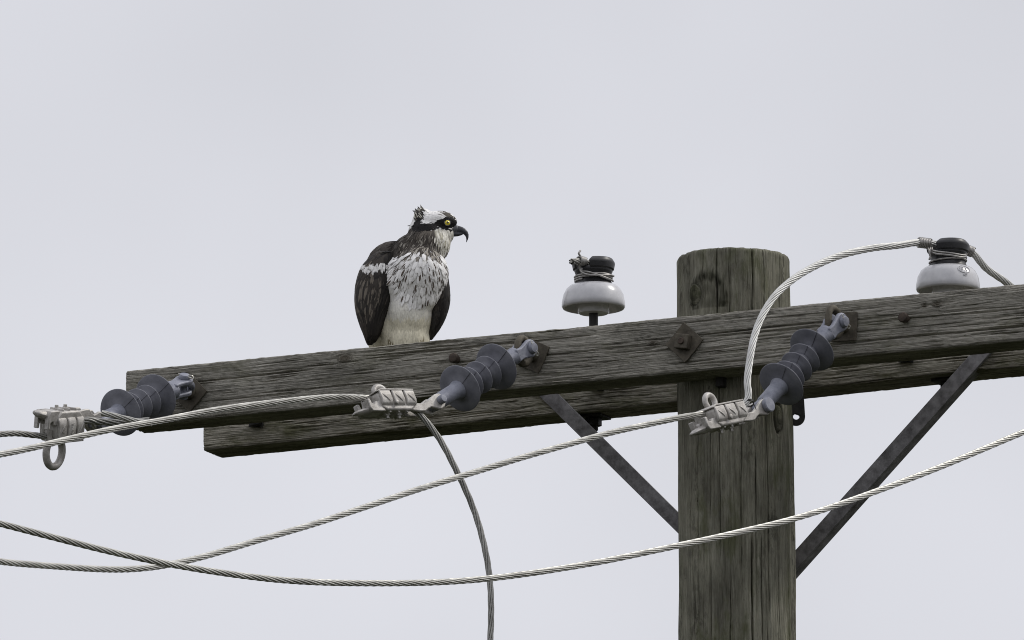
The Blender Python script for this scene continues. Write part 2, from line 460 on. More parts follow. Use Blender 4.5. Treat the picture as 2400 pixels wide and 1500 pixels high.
def arm_mesh(name, x0, x1, yf, zc, dx, ds, seed, cracks, knots, tilt, edge_break=None):
    r = 0.005
    hy, hz = ARM_D / 2 - r, ARM_H / 2 - r
    per, nrm, face = [], [], []
    def side(p, q, n, f):
        L_ = math.dist(p, q); k = max(1, int(L_ / ds))
        for i in range(k):
            t = i / k
            per.append((p[0] + (q[0] - p[0]) * t, p[1] + (q[1] - p[1]) * t)); nrm.append(n); face.append(f)
    def corner(cy, cz, a0):
        for i in range(4):
            a = a0 + math.pi / 2 * i / 4
            per.append((cy + r * math.cos(a), cz + r * math.sin(a))); nrm.append((math.cos(a), math.sin(a))); face.append(9)
    # start at front bottom going up the front face (y = -)
    side((-hy - r, -hz), (-hy - r, hz), (-1, 0), 0)
    a = math.pi
    for cy, cz, a0 in ((-hy, hz, math.pi),):
        for i in range(4):
            an = math.pi - math.pi / 2 * i / 4
            per.append((cy + r * math.cos(an), cz + r * math.sin(an))); nrm.append((math.cos(an), math.sin(an))); face.append(9)
    side((-hy, hz + r), (hy, hz + r), (0, 1), 1)
    for i in range(4):
        an = math.pi / 2 - math.pi / 2 * i / 4
        per.append((hy + r * math.cos(an), hz + r * math.sin(an))); nrm.append((math.cos(an), math.sin(an))); face.append(9)
    side((hy + r, hz), (hy + r, -hz), (1, 0), 2)
    for i in range(4):
        an = -math.pi / 2 * i / 4
        per.append((hy + r * math.cos(an), -hz + r * math.sin(an))); nrm.append((math.cos(an), math.sin(an))); face.append(9)
    side((hy, -hz - r), (-hy, -hz - r), (0, -1), 3)
    for i in range(4):
        an = -math.pi / 2 - math.pi / 2 * i / 4
        per.append((-hy + r * math.cos(an), -hz + r * math.sin(an))); nrm.append((math.cos(an), math.sin(an))); face.append(9)
    per, nrm = np.array(per), np.array(nrm)
    seg = np.linalg.norm(np.roll(per, -1, 0) - per, axis=1)
    w = np.concatenate([[0], np.cumsum(seg)[:-1]])            # distance round the section
    nx = int((x1 - x0) / dx)
    X = np.linspace(x0, x1, nx + 1)[:, None]
    W = w[None, :]
    Yl, Zl = per[:, 0][None, :], per[:, 1][None, :]
    # grain lines drift and bend round the knots
    across = W + 0.007 * pnoise(X * 1.3, W * 9, seed) + 0.0014 * pnoise(X * 6, W * 30, seed + 1)
    knotmask = np.zeros_like(across)
    for kx, kz, kr in knots:
        wk = kz + hz                                         # on the front face w runs up from its foot
        ex, ew = (X - kx) * 0.55, (W - wk)
        rho = np.sqrt(ex ** 2 + ew ** 2) + 1e-5
        inside = rho < kr
        bend = np.where(inside, 0, ew * (kr / rho) ** 2)
        across = across - bend * np.exp(-(rho / (kr * 4)) ** 2)
        across = np.where(inside, wk + rho * 0.8, across)
        knotmask = np.maximum(knotmask, np.clip(1.6 - rho / kr, 0, 1) * 0.75)
    rid = fbm(X * 9, across * 290, seed + 2, 2, 0.5)
    rid2 = fbm(X * 26, across * 520, seed + 3, 2, 0.5)
    h = -0.0009 * np.clip(-rid + 0.05, 0, 1.2) * 1.3 - 0.0005 * np.clip(-rid2, 0, 1) + 0.0007 * pnoise(X * 3, W * 22, seed + 4)
    # short checks
    chk = pnoise(X * 8, across * 340, seed + 6) + 0.5 * pnoise(X * 5, W * 15, seed + 7)
    h = h - 0.0040 * np.clip((chk - 0.46) / 0.22, 0, 1)
    for cx0, cx1, cz, cw, cd, cs in cracks:
        zc_ = cz + 0.0022 * pnoise(X * 5 + cs, X * 0 + cs, 31) + 0.0010 * pnoise(X * 30 + cs, X * 0, 32)
        env = np.clip((X - cx0) / 0.05, 0, 1) * np.clip((cx1 - X) / 0.05, 0, 1)
        d = np.abs((W - hz) - zc_)
        ok = (W < 2 * hz)
        h = h - cd * env * np.clip(1 - d / cw, 0, 1) * ok
    # worn arrises
    cz_ = np.minimum(np.abs(np.abs(Yl) - ARM_D / 2) + np.abs(np.abs(Zl) - ARM_H / 2), 1)
    edge = np.exp(-(cz_ / 0.005) ** 2)
    h = h - edge * (0.0018 + 0.0030 * np.clip(pnoise(X * 30, Zl * 40 + Yl * 60, seed + 8) + 0.9 * pnoise(X * 80, Zl * 50, seed + 18), -0.6, 1.2))
    if edge_break:
        bx0, bx1, depth = edge_break
        lowf = np.exp(-(((Yl + ARM_D / 2) / 0.012) ** 2 + ((Zl + ARM_H / 2) / 0.014) ** 2))
        envb = np.clip((X - bx0) / 0.01, 0, 1) * np.clip((bx1 - X) / 0.015, 0, 1)
        h = h - depth * envb * lowf * (0.7 + 0.5 * pnoise(X * 25, X * 0, 77))
    bow = 0.0025 * pnoise(X * 1.3, X * 0 + seed, 41)
    Y = Yl + nrm[:, 0][None, :] * h
    Z = Zl + nrm[:, 1][None, :] * h + bow
    Xg = X + 0 * Y
    # sawn ends a little uneven
    Xg[0] += 0.0012 * pnoise(Yl[0] * 300, Zl[0] * 300, seed + 50); Xg[-1] += 0.0012 * pnoise(Yl[0] * 300, Zl[0] * 300, seed + 51)
    c, s_ = math.cos(tilt), math.sin(tilt)
    V = np.stack([Xg * c + Z * s_, Y + yf + ARM_D / 2, -Xg * s_ + Z * c + zc], -1)
    g = np.stack([Xg + seed * 3.1, across, Yl * 0.3 + 0 * Xg], -1)
    return grid_mesh(name, V, True, [('grain', 'FLOAT_VECTOR', g), ('knot', 'FLOAT', knotmask + 0 * Xg)])

def rand_cracks(n, x0, x1, seed):
    r = random.Random(seed); o = []
    for k in range(n):
        a = r.uniform(x0, x1 - 0.1); l = r.uniform(0.08, 0.42)
        o.append((a, min(a + l, x1), r.uniform(-0.05, 0.05), r.uniform(0.0016, 0.0026), r.uniform(0.002, 0.005), r.uniform(0, 90)))
    return o

left_end = on_y(295, 930, 0).x
FRONT_X0, FRONT_X1 = left_end, 1.32
crk = rand_cracks(34, FRONT_X0, 1.0, 3)
crk += [(-0.55, -0.02, 0.006, 0.0022, 0.006, 5.0), (0.04, 0.34, 0.010, 0.0024, 0.006, 9.0), (0.40, 0.95, 0.008, 0.0022, 0.006, 14.0),
        (-0.30, -0.10, 0.016, 0.0018, 0.004, 19.0), (-1.28, -0.86, 0.022, 0.0024, 0.008, 23.0), (-0.95, -0.42, -0.018, 0.0022, 0.007, 27.0), (0.25, 1.1, -0.030, 0.0026, 0.008, 33.0), (-0.75, -0.20, 0.038, 0.0020, 0.006, 41.0)]
front_knots = [(on_y(808, 838, 0).x, 0.040, 0.009), (on_y(2195, 722, 0).x, 0.034, 0.006), (on_y(2165, 722, 0).x, 0.033, 0.004),
               (on_y(1530, 800, 0).x, 0.010, 0.005)]
me = arm_mesh('crossarm_beam', FRONT_X0, FRONT_X1, 0.0, 0.0, 0.0046, 0.0015, 1, crk, front_knots, ARM_TILT,
              edge_break=(FRONT_X0 - 0.1, on_y(478, 978, 0).x, 0.010))
front_arm = thing('crossarm', (0, 0.0, -0.06), 'weathered grey wooden crossarm in front of the pole, longest and nearest beam', 'crossarm', 'timber crossarms bolted to the pole')
link('beam', me, M['arm'], front_arm, angle=70)

back_left = on_y(477, 1030, BACK_Y).x
bc = on_y(477, 1056, BACK_Y)
zb = bc.z + 0.06 + ARM_TILT * 0 - (0.0)          # centre height at its left end
BACK_TILT = -0.003
zb0 = zb + (-math.sin(BACK_TILT)) * (0 - back_left) * -1 if False else zb + math.sin(BACK_TILT) * back_left
crk2 = rand_cracks(26, back_left, 1.0, 8)
me = arm_mesh('crossarm_beam', back_left, 1.36, BACK_Y, zb0, 0.0055, 0.0018, 2, crk2, [(on_y(1350, 945, BACK_Y).x, -0.006, 0.004)], BACK_TILT)
back_arm = thing('crossarm', (0, BACK_Y, zb0 - 0.06), 'mossy grey wooden crossarm behind the pole, half hidden by the front beam', 'crossarm', 'timber crossarms bolted to the pole')
link('beam', me, M['arm2'], back_arm, angle=70)
def back_top(x):
    return zb0 + 0.06 - math.sin(BACK_TILT) * x

# ---- the pole
POLE_R = 0.1185
POLE_Y = ARM_D - 0.011 + POLE_R
pole_top = on_y(1718, 607, POLE_Y)
LEAN = on_y(1730, 1500, POLE_Y).x - on_y(1718, 608, POLE_Y).x
LEAN /= (on_y(1718, 608, POLE_Y).z - on_y(1730, 1500, POLE_Y).z)
na_ = 860
za = np.arange(0, 0.94, 0.0032)
zz = np.concatenate([za, 0.94 + np.cumsum(np.geomspace(0.004, 0.35, 60))])
zz = zz[zz < (pole_top.z - GROUND_Z)]
zz = np.concatenate([zz, [pole_top.z - GROUND_Z + 0.4]])
D = zz[:, None]                                   # depth below the top
A = np.linspace(0, 2 * np.pi, na_, endpoint=False)[None, :]
view_a = math.atan2(-FLAT.y, -FLAT.x)             # the bearing from the pole to the viewer
def pole_u(px):                                   # bearing of the surface that shows at a pixel column
    s_ = max(-0.99, min(0.99, (px - 1724) / 136.0))
    return view_a + math.asin(s_)
U = A * POLE_R
def wrapd(a):
    return (a + np.pi) % (2 * np.pi) - np.pi
def px_depth(py):
    return (py - 608) / (1.133 * 1000 * math.cos(ELEV))
knots_p = [(pole_u(1632), px_depth(712), 0.016, 0.7, 0.0010), (pole_u(1824), px_depth(1002), 0.013, 0.42, 0.010)]
cu = U + 0.004 * pnoise(A * 6 * 0 + D * 2.2, np.cos(A) * 3 + D * 0, 61) + 0.002 * pnoise(D * 9, np.sin(A) * 6, 62)
kmask = np.zeros((len(zz), na_))
hk = np.zeros((len(zz), na_))
for ka, kd, kr, ky, kg in knots_p:
    eu = wrapd(A - ka) * POLE_R; ed = (D - kd) * ky
    rho = np.sqrt(eu ** 2 + ed ** 2) + 1e-5
    ins = rho < kr
    cu = cu - np.where(ins, 0, eu * (kr / rho) ** 2 * 0.9) * np.exp(-(rho / (kr * 3.2)) ** 2)
    cu = np.where(ins, ka * POLE_R + rho * 0.7, cu)
    kmask = np.maximum(kmask, np.clip(1.5 - rho / kr, 0, 1) * 0.45)
    hk += -kg * np.exp(-((rho - kr) / 0.0014) ** 2) + 0.004 * np.exp(-(rho / (kr * 1.4)) ** 2)
# the swelling of old growth over the upper knot
ka, kd = pole_u(1660), px_depth(672)
sw = np.sqrt((wrapd(A - ka) * POLE_R) ** 2 + ((D - kd - 0.045) * 0.8) ** 2)
hk += 0.004 * np.exp(-((sw - 0.040) / 0.009) ** 2) * (D < kd + 0.06)
kmask = np.maximum(kmask, (0.80 + 0.5 * pnoise(A * 25, D * 45, 92)) * np.exp(-((sw - 0.036 + 0.010 * pnoise(A * 22, D * 40, 91)) / 0.010) ** 2) * (D < kd + 0.07) * (wrapd(A - ka) > -0.35))
kmask = np.clip(np.maximum(kmask, 0.5 * np.exp(-((sw - 0.014) / 0.012) ** 2) * (D < kd + 0.07)), 0, 1)
periodic = np.stack([np.cos(A) * POLE_R, np.sin(A) * POLE_R])
fine_u = cu * 120
hp = 0.0005 * fbm(D * 6, cu * 110, 63, 3, 0.6) + 0.0004 * fbm(D * 24, cu * 300, 64, 2)
hp = hp - 0.0014 * np.clip((pnoise(D * 4.0, cu * 190, 65) - 0.50) / 0.16, 0, 1)
hp = hp + 0.0035 * pnoise(D * 3, np.cos(A) * 2.2, 66) + 0.002 * pnoise(D * 5, np.sin(A) * 3.1, 67)
pole_cracks = [(1682, -0.01, 0.16, 2.6, 11), (1768, -0.01, 0.20, 3.4, 14), (1650, 0.0, 0.10, 2.0, 7), (1712, 0.02, 0.2, 1.8, 6),
               (1795, -0.01, 0.18, 1.8, 6), (1735, 0.30, 0.62, 2.4, 8), (1757, 0.60, 2.0, 3.6, 14), (1768, 0.42, 0.72, 2.0, 7),
               (1796, 0.34, 0.80, 2.2, 8), (1632, 0.36, 0.68, 3.0, 6), (1662, 0.36, 0.6, 2.0, 5), (1705, 0.70, 1.4, 2.2, 7),
               (1660, 0.66, 1.6, 2.0, 6), (1790, 0.7, 1.3, 1.8, 6), (1820, 0.62, 1.2, 1.8, 6), (1616, 0.0, 0.12, 1.8, 5), (1832, -0.01, 0.2, 1.6, 5)]
rc = random.Random(4)
for k in range(26):
    d0 = rc.uniform(-0.02, 1.5)
    pole_cracks.append((None, d0, d0 + rc.uniform(0.15, 0.9), rc.uniform(1.6, 3), rc.uniform(4, 9)))
for px, d0, d1, wmm, dmm in pole_cracks:
    ca = pole_u(px) if px else rc.uniform(0, 6.28)
    path = ca + 0.022 * pnoise(D * 5 + ca * 7, D * 0, 71) + 0.010 * pnoise(D * 19 + ca, D * 0, 72)
    env = np.clip((D - d0) / 0.03, 0, 1) * np.clip((d1 - D) / 0.06, 0, 1)
    hp = hp - 0.75 * dmm / 1000 * env * np.clip(1 - np.abs(wrapd(A - path)) * POLE_R / (wmm / 1000 * 0.75), 0, 1)
# rounded, chipped top
topn = np.clip(pnoise(A * 7 / 1.0, A * 0 + 3.0, 75), -1, 1)
hp = hp - 0.0030 * np.exp(-(D / 0.003) ** 2)
taper = 1 + 0.033 * np.minimum(D, 9.0) / 0.8
R_ = POLE_R * 0.995 * taper + hp + hk
Zp = pole_top.z - D + np.where(D < 0.03, (1 - D / 0.03), 0) * (0.0012 * topn + 0.0012 * np.clip(pnoise(A * 6, A * 0, 76) * 9 + 2, -1, 0))
V = np.stack([R_ * np.cos(A) + D * LEAN + pole_top.x, R_ * np.sin(A) + POLE_Y, Zp + 0 * R_], -1)
gp = np.stack([D + 0 * A, cu, R_ * 0.3], -1)
# a shallow dished top
Vt = []
for q, dz in ((0.0, 0.004), (0.35, 0.002), (0.7, 0.001)):
    ring = V[0].copy(); ring[:, :2] = np.array([pole_top.x, POLE_Y]) + (ring[:, :2] - np.array([pole_top.x, POLE_Y])) * max(q, 0.02)
    ring[:, 2] = ring[:, 2].mean() * (1 - q) + ring[:, 2] * q - dz
    Vt.append(ring)
V = np.concatenate([np.array(Vt), V]); gp = np.concatenate([np.repeat(gp[:1], 3, 0), gp]); kmask = np.concatenate([np.repeat(kmask[:1], 3, 0), kmask])
me = grid_mesh('pole_shaft', V[:, ::-1], True, [('grain', 'FLOAT_VECTOR', gp[:, ::-1]), ('knot', 'FLOAT', kmask[:, ::-1])])
pole = thing('utility_pole', (pole_top.x, POLE_Y, GROUND_Z), 'thick weathered wooden utility pole with cracked grain and sawn top', 'utility pole')
link('shaft', me, M['pole'], pole, angle=70)

# ================================================================== hardware of the crossarms
def fY(p, rot, zup=Vector((0, 0, 1))):
    """frame on the front face: local x to the right along the arm, local y out of the face towards the viewer, z up, turned by rot"""
    m = Matrix(((1, 0, 0), (0, -1, 0), (0, 0, 1))).transposed().to_4x4()
    m = Matrix(((1, 0, 0, p.x), (0, -1, 0, p.y), (0, 0, 1, p.z), (0, 0, 0, 1)))
    return m @ Matrix.Rotation(rot, 4, 'Y')

def plate(m, half, t, name, mat, parent, bend=0.0):
    n = 6; vs = []; fs = []
    for k, y in ((0, 0.0), (1, t)):
        for i in range(n + 1):
            for j in range(n + 1):
                x, z = (2 * i / n - 1) * half, (2 * j / n - 1) * half
                q = y + bend * ((x / half) ** 2 + (z / half) ** 2) * 0.5
                jit = 0.0007
                ex = jit * math.sin(i * 7 + j * 3) if i in (0, n) else 0
                vs.append(m @ Vector((x + ex, q, z + ex)))
    o = (n + 1) ** 2
    for i in range(n):
        for j in range(n):
            a = i * (n + 1) + j
            fs.append((a, a + 1, a + n + 2, a + n + 1)); fs.append((o + a, o + a + n + 1, o + a + n + 2, o + a + 1))
    for i in range(n):
        for (a, b) in ((i, i + 1), (n * (n + 1) + i, n * (n + 1) + i + 1), (i * (n + 1), (i + 1) * (n + 1)), (i * (n + 1) + n, (i + 1) * (n + 1) + n)):
            fs.append((a, b, o + b, o + a))
    return MB().add(vs, fs).build(name, mat, parent, bevel=0.0008)

def nut(m, r, h, sides, name, mat, parent):
    o = MB().prism(m, circle(0, 0, r, sides, math.pi / sides, math.pi / sides + 2 * math.pi), 0, h)
    return o.build(name, mat, parent, bevel=0.0018, seg=2, smooth=False)

def axis_y(p):
    """local x pointing out of the front face (towards -Y)"""
    return frame(p, (0, -1, 0), (0, 0, 1))

def eye_bolt(px, py, rot, ring_rot, ring_mat, parent, ring_r=0.024, stock=0.0082):
    p = on_y(px, py, 0)
    m = fY(p, rot)
    plate(m @ Matrix.Translation((0, 0.001, 0)), 0.030, 0.005, 'square_washer', M['rust'], parent, 0.003)
    a = axis_y(p)
    sh = MB(); sh.lathe(a, [(-0.42, 0.008), (0.006, 0.008), (0.007, 0.015), (0.020, 0.0135), (0.026, 0.0105), (0.030, 0.009)], 20)
    sh.build('bolt_shank', M['rust'], parent)
    # pear-shaped forged eye standing out of the face
    rmat = Matrix.Rotation(ring_rot, 4, 'Y')
    pts, rs = [], []
    for k in range(40):
        t = 2 * math.pi * k / 40
        x = -math.cos(t); y = math.sin(t)
        out_ = 0.020 + ring_r * (1 + x) * 1.10
        lat = ring_r * y * (1.0 + 0.22 * x)
        v = rmat @ Vector((0, 0, lat))
        pts.append(Vector((p.x, p.y - out_, p.z)) + Vector((v.x, 0, v.z))); rs.append(stock * (1.0 + 0.12 * math.cos(t)))
    r_ = MB().tube(pts, rs, 12, closed=True)
    r_.build('eye', ring_mat, parent)
    # rear washer and nut against the second beam
    q = Vector((p.x, BACK_Y - 0.001, p.z))
    plate(fY(q, 0.1), 0.0165, 0.005, 'square_washer', M['dark_steel'], back_arm, 0.002)
    nut(fY(q + Vector((0, -0.006, 0)), 0.4), 0.018, 0.014, 6, 'nut', M['dark_steel'], back_arm)
    return p

W1 = eye_bolt(447, 922, math.radians(45), math.radians(72), M['galv'], front_arm, 0.026, 0.0075)
W2 = eye_bolt(1251, 834, math.radians(26), math.radians(0), M['rust'], front_arm, 0.026)
W3 = eye_bolt(1980, 767, math.radians(3), math.radians(0), M['rust'], front_arm, 0.028)

# the through bolt at the pole
p = on_y(1608, 804, 0)
plate(fY(p, math.radians(43)) @ Matrix.Translation((0, 0.001, 0)), 0.0305, 0.005, 'square_washer', M['rust'], front_arm, 0.004)
nut(fY(p + Vector((0, -0.008, 0)), math.radians(8)), 0.0215, 0.017, 4, 'nut', M['rust'], front_arm)
MB().lathe(axis_y(p + Vector((0, 0, 0))), [(-0.02, 0.0075), (0.026, 0.0075), (0.028, 0.006)], 18).build('bolt_end', M['bolt_rust'], front_arm)

# domed bolt ends standing out of the face
for px, py in ((1071, 842), (2124, 747)):
    q = on_y(px, py, 0)
    MB().lathe(axis_y(q), [(-0.02, 0.008), (0.010, 0.008), (0.0102, 0.0105), (0.017, 0.0108), (0.021, 0.009), (0.0225, 0.004)], 18).build('bolt_head', M['bolt_rust'], front_arm)

# block of a pole bolt under the front beam, and the eye plate at the right of the pole
q = on_y(1693, 898, POLE_Y - POLE_R + 0.004)
MB().box(fY(q, 0), (-0.009, -0.02, -0.010), (0.009, 0.016, 0.012)).build('bolt_block', M['dark_steel'], pole, bevel=0.002)
q = on_y(1866, 977, POLE_Y + 0.045)
ep = frame(q, RIGHT, (0, 0, 1))
ol = circle(0, 0, 0.0185, 22, math.pi, 2 * math.pi, True) + [(0.017, 0.030), (0.012, 0.075), (-0.020, 0.075), (-0.020, 0.03)]
n_ = len(ol); hole = circle(0, 0, 0.0068, n_, math.pi, 3 * math.pi)
vs, fs = [], []
for y in (-0.005, 0.005):
    vs += [ep @ Vector((x, y, z)) for x, z in ol] + [ep @ Vector((x, y, z)) for x, z in hole]
for i in range(n_):
    j = (i + 1) % n_
    fs += [(i, j, n_ + j, n_ + i), (2 * n_ + i, 3 * n_ + i, 3 * n_ + j, 2 * n_ + j), (i, 2 * n_ + i, 2 * n_ + j, j), (n_ + i, n_ + j, 3 * n_ + j, 3 * n_ + i)]
MB().add(vs, fs).build('eye_plate', M['dark_steel'], pole)

# ---- angle-iron braces from the back beam to the back of the pole
def brace(top_px, low_px, label):
    a = on_y(*top_px, BACK_Y - 0.007)
    b = on_y(*low_px, POLE_Y + POLE_R + 0.025)
    d = (b - a).normalized()
    up_ = Vector((0, -1, 0))
    m = frame(a - d * 0.05, d, Vector((0, 0, 1)))
    # local: x along, make y the face normal
    x = d; n = (up_ - x * up_.dot(x)).normalized(); w = x.cross(n)
    if w.z < 0: w = -w
    mm = Matrix((x, n, w)).transposed().to_4x4(); mm.translation = a - d * 0.05
    L_ = (b - a).length + 0.08
    t = thing('crossarm_brace', b, label, 'brace', 'steel braces under the crossarms')
    MB().box(mm, (0, -0.003, -0.015), (L_, 0.003, 0.017)).build('strap', M['dull_steel'], t, bevel=0.0012)
    MB().box(mm, (0.06, -0.028, -0.0149), (L_ - 0.03, -0.0032, -0.0105)).build('lower_flange', M['dull_steel'], t, bevel=0.001)
    for s_ in (0.05, L_ - 0.04):
        q = mm @ Vector((s_, 0.003, 0))
        nut(frame(q, x, w) if False else Matrix((x, n, w)).transposed().to_4x4() if False else Matrix.Translation(q) @ Matrix((x, n, w)).transposed().to_4x4(), 0.014, 0.010, 6, 'bolt_head', M['dull_steel'], t)
    return t
brace((1264, 905), (1735, 1370), 'flat dark steel brace running down from the back beam to the left of the pole')
brace((2326, 800), (1790, 1400), 'flat dark steel brace running down from the back beam to the right of the pole')

# ================================================================== polymer dead-end insulators
def polymer(pin_px, pin_y, idir, fore, pin_dir, label, front_pin_dir):
    """pin_px: where its arm-side pin shows; idir: its run in the picture"""
    o = on_y(*pin_px, pin_y)
    d = img_dir(idir[0], idir[1], fore)
    m = frame(o, d, pin_dir)                     # z = along the arm-side pin
    t = thing('strain_insulator', o, label, 'insulator', 'grey polymer strain insulators')
    # fork at the arm side: two lugs round the eye
    for s_ in (-1, 1):
        ol = circle(0, 0, 0.0190, 16, math.radians(75), math.radians(285), True) + [(0.018, -0.0150), (0.030, -0.0125), (0.048, -0.014), (0.048, 0.014), (0.030, 0.0125), (0.018, 0.0150)]
        mz = m @ Matrix(((1, 0, 0, 0), (0, 0, -1, 0), (0, 1, 0, 0), (0, 0, 0, 1)))      # outline in x / lateral, extruded along the pin
        MB().prism(mz, ol, s_ * 0.0130 - (0.0050), s_ * 0.0130 + 0.0050).build('clevis_lug', M['galv'], t, bevel=0.003)
    MB().lathe(m, [(0.036, 0.010), (0.040, 0.0185), (0.052, 0.0175), (0.060, 0.0140), (0.100, 0.0135)], 28).build('end_fitting', M['galv'], t)
    mp = frame(o, m.col[2].xyz, d)
    MB().lathe(mp, [(-0.027, 0.004), (-0.0265, 0.0115), (-0.021, 0.0125), (-0.0185, 0.0125), (-0.018, 0.0078), (0.018, 0.0078), (0.0185, 0.0125), (0.022, 0.0125), (0.0265, 0.010), (0.0275, 0.004)], 20).build('clevis_pin', M['galv'], t)
    ct = [mp @ Vector((0.0235, 0.0, 0.0)) + (m @ Vector(v) - m @ Vector((0, 0, 0))) for v in ((0, -0.016, 0), (0, 0.004, 0.002), (-0.004, 0.014, 0.003), (-0.007, 0.018, 0.0), (-0.003, 0.019, -0.002), (0.002, 0.012, 0.0), (0.003, -0.012, 0.002))]
    MB().tube(spline(ct, 0.002), 0.0014, 6).build('cotter', M['alu'], t)
    # rubber housing: core and five sheds
    S0, ST = 0.105, 0.033
    MB().lathe(m, [(0.088, 0.012), (0.092, 0.0165), (S0 + 0.132 + 0.006, 0.0165), (S0 + 0.132 + 0.012, 0.013)], 32).build('core', M['polymer'], t)
    for k in range(5):
        R = 0.0505 if k in (0, 4) else 0.0355
        c = S0 + ST * k
        s_ = -1 if k == 0 else 1
        prof = [(c - 0.0085, 0.016), (c - 0.0045, 0.0205), (c - 0.0024, R * 0.75), (c - 0.0014, R - 0.0012), (c - 0.0004, R), (c + 0.0008, R), (c + 0.0016, R - 0.0012), (c + 0.003, R * 0.72), (c + 0.0055, 0.021), (c + 0.009, 0.016)]
        MB().lathe(m, prof, 56).build('shed', M['polymer'], t, angle=60)
    seam = MB()
    vd = m.inverted().to_3x3() @ (-FWD)
    pa = math.atan2(vd.z, vd.y) + 0.35
    def rim_pt(x, r): return m @ Vector((x, r * math.cos(pa), r * math.sin(pa)))
    for k in range(5):
        R = 0.0505 if k in (0, 4) else 0.0355
        c = S0 + ST * k
        seam.tube([rim_pt(x, r) for x, r in ((c + 0.0094, 0.0165), (c + 0.0058, 0.0210), (c + 0.0034, R * 0.72), (c + 0.0020, R - 0.0012), (c + 0.0004, R + 0.0003))], 0.00055, 5)
    seam.build('seam', M['seam'], t)['kind'] = 'stuff'
    # line-side fitting
    e = S0 + 0.132
    MB().lathe(m, [(e + 0.004, 0.013), (e + 0.009, 0.0205), (e + 0.016, 0.0190), (e + 0.020, 0.0172), (e + 0.074, 0.0165), (e + 0.078, 0.0150)], 28).build('end_fitting', M['galv'], t)
    q = m @ Vector((e + 0.094, 0, 0))
    mf = frame(q, d, front_pin_dir)
    mz = mf @ Matrix(((1, 0, 0, 0), (0, 0, -1, 0), (0, 1, 0, 0), (0, 0, 0, 1)))
    MB().prism(mz, circle(0, 0, 0.0155, 16, math.radians(-110), math.radians(110), True) + [(-0.022, 0.0135), (-0.022, -0.0135)], -0.008, 0.008).build('tongue', M['galv'], t, bevel=0.003)
    return q, d, t

P1, D1, I1 = polymer((430, 905), -0.055, (-80, 34), 0.58, Vector((0.10, 0.05, 1)) - FLAT * 0.40 + RIGHT * 0.12, 'leftmost grey insulator with discs, at the left end of the crossarm', Vector((0, 0, 1)))
P2, D2, I2 = polymer((1231, 819), -0.055, (-84, 50), 0.66, RIGHT + FLAT * -0.75 + Vector((0, 0, 0.1)), 'middle grey insulator with discs, below and right of the perched bird', RIGHT * 0.55 - FLAT * 0.8)
P3, D3, I3 = polymer((1960, 756), -0.060, (-140, 152), 0.72, RIGHT + FLAT * -0.75, 'steepest grey insulator with discs, in front of the right side of the pole', RIGHT * 0.55 - FLAT * 0.8)

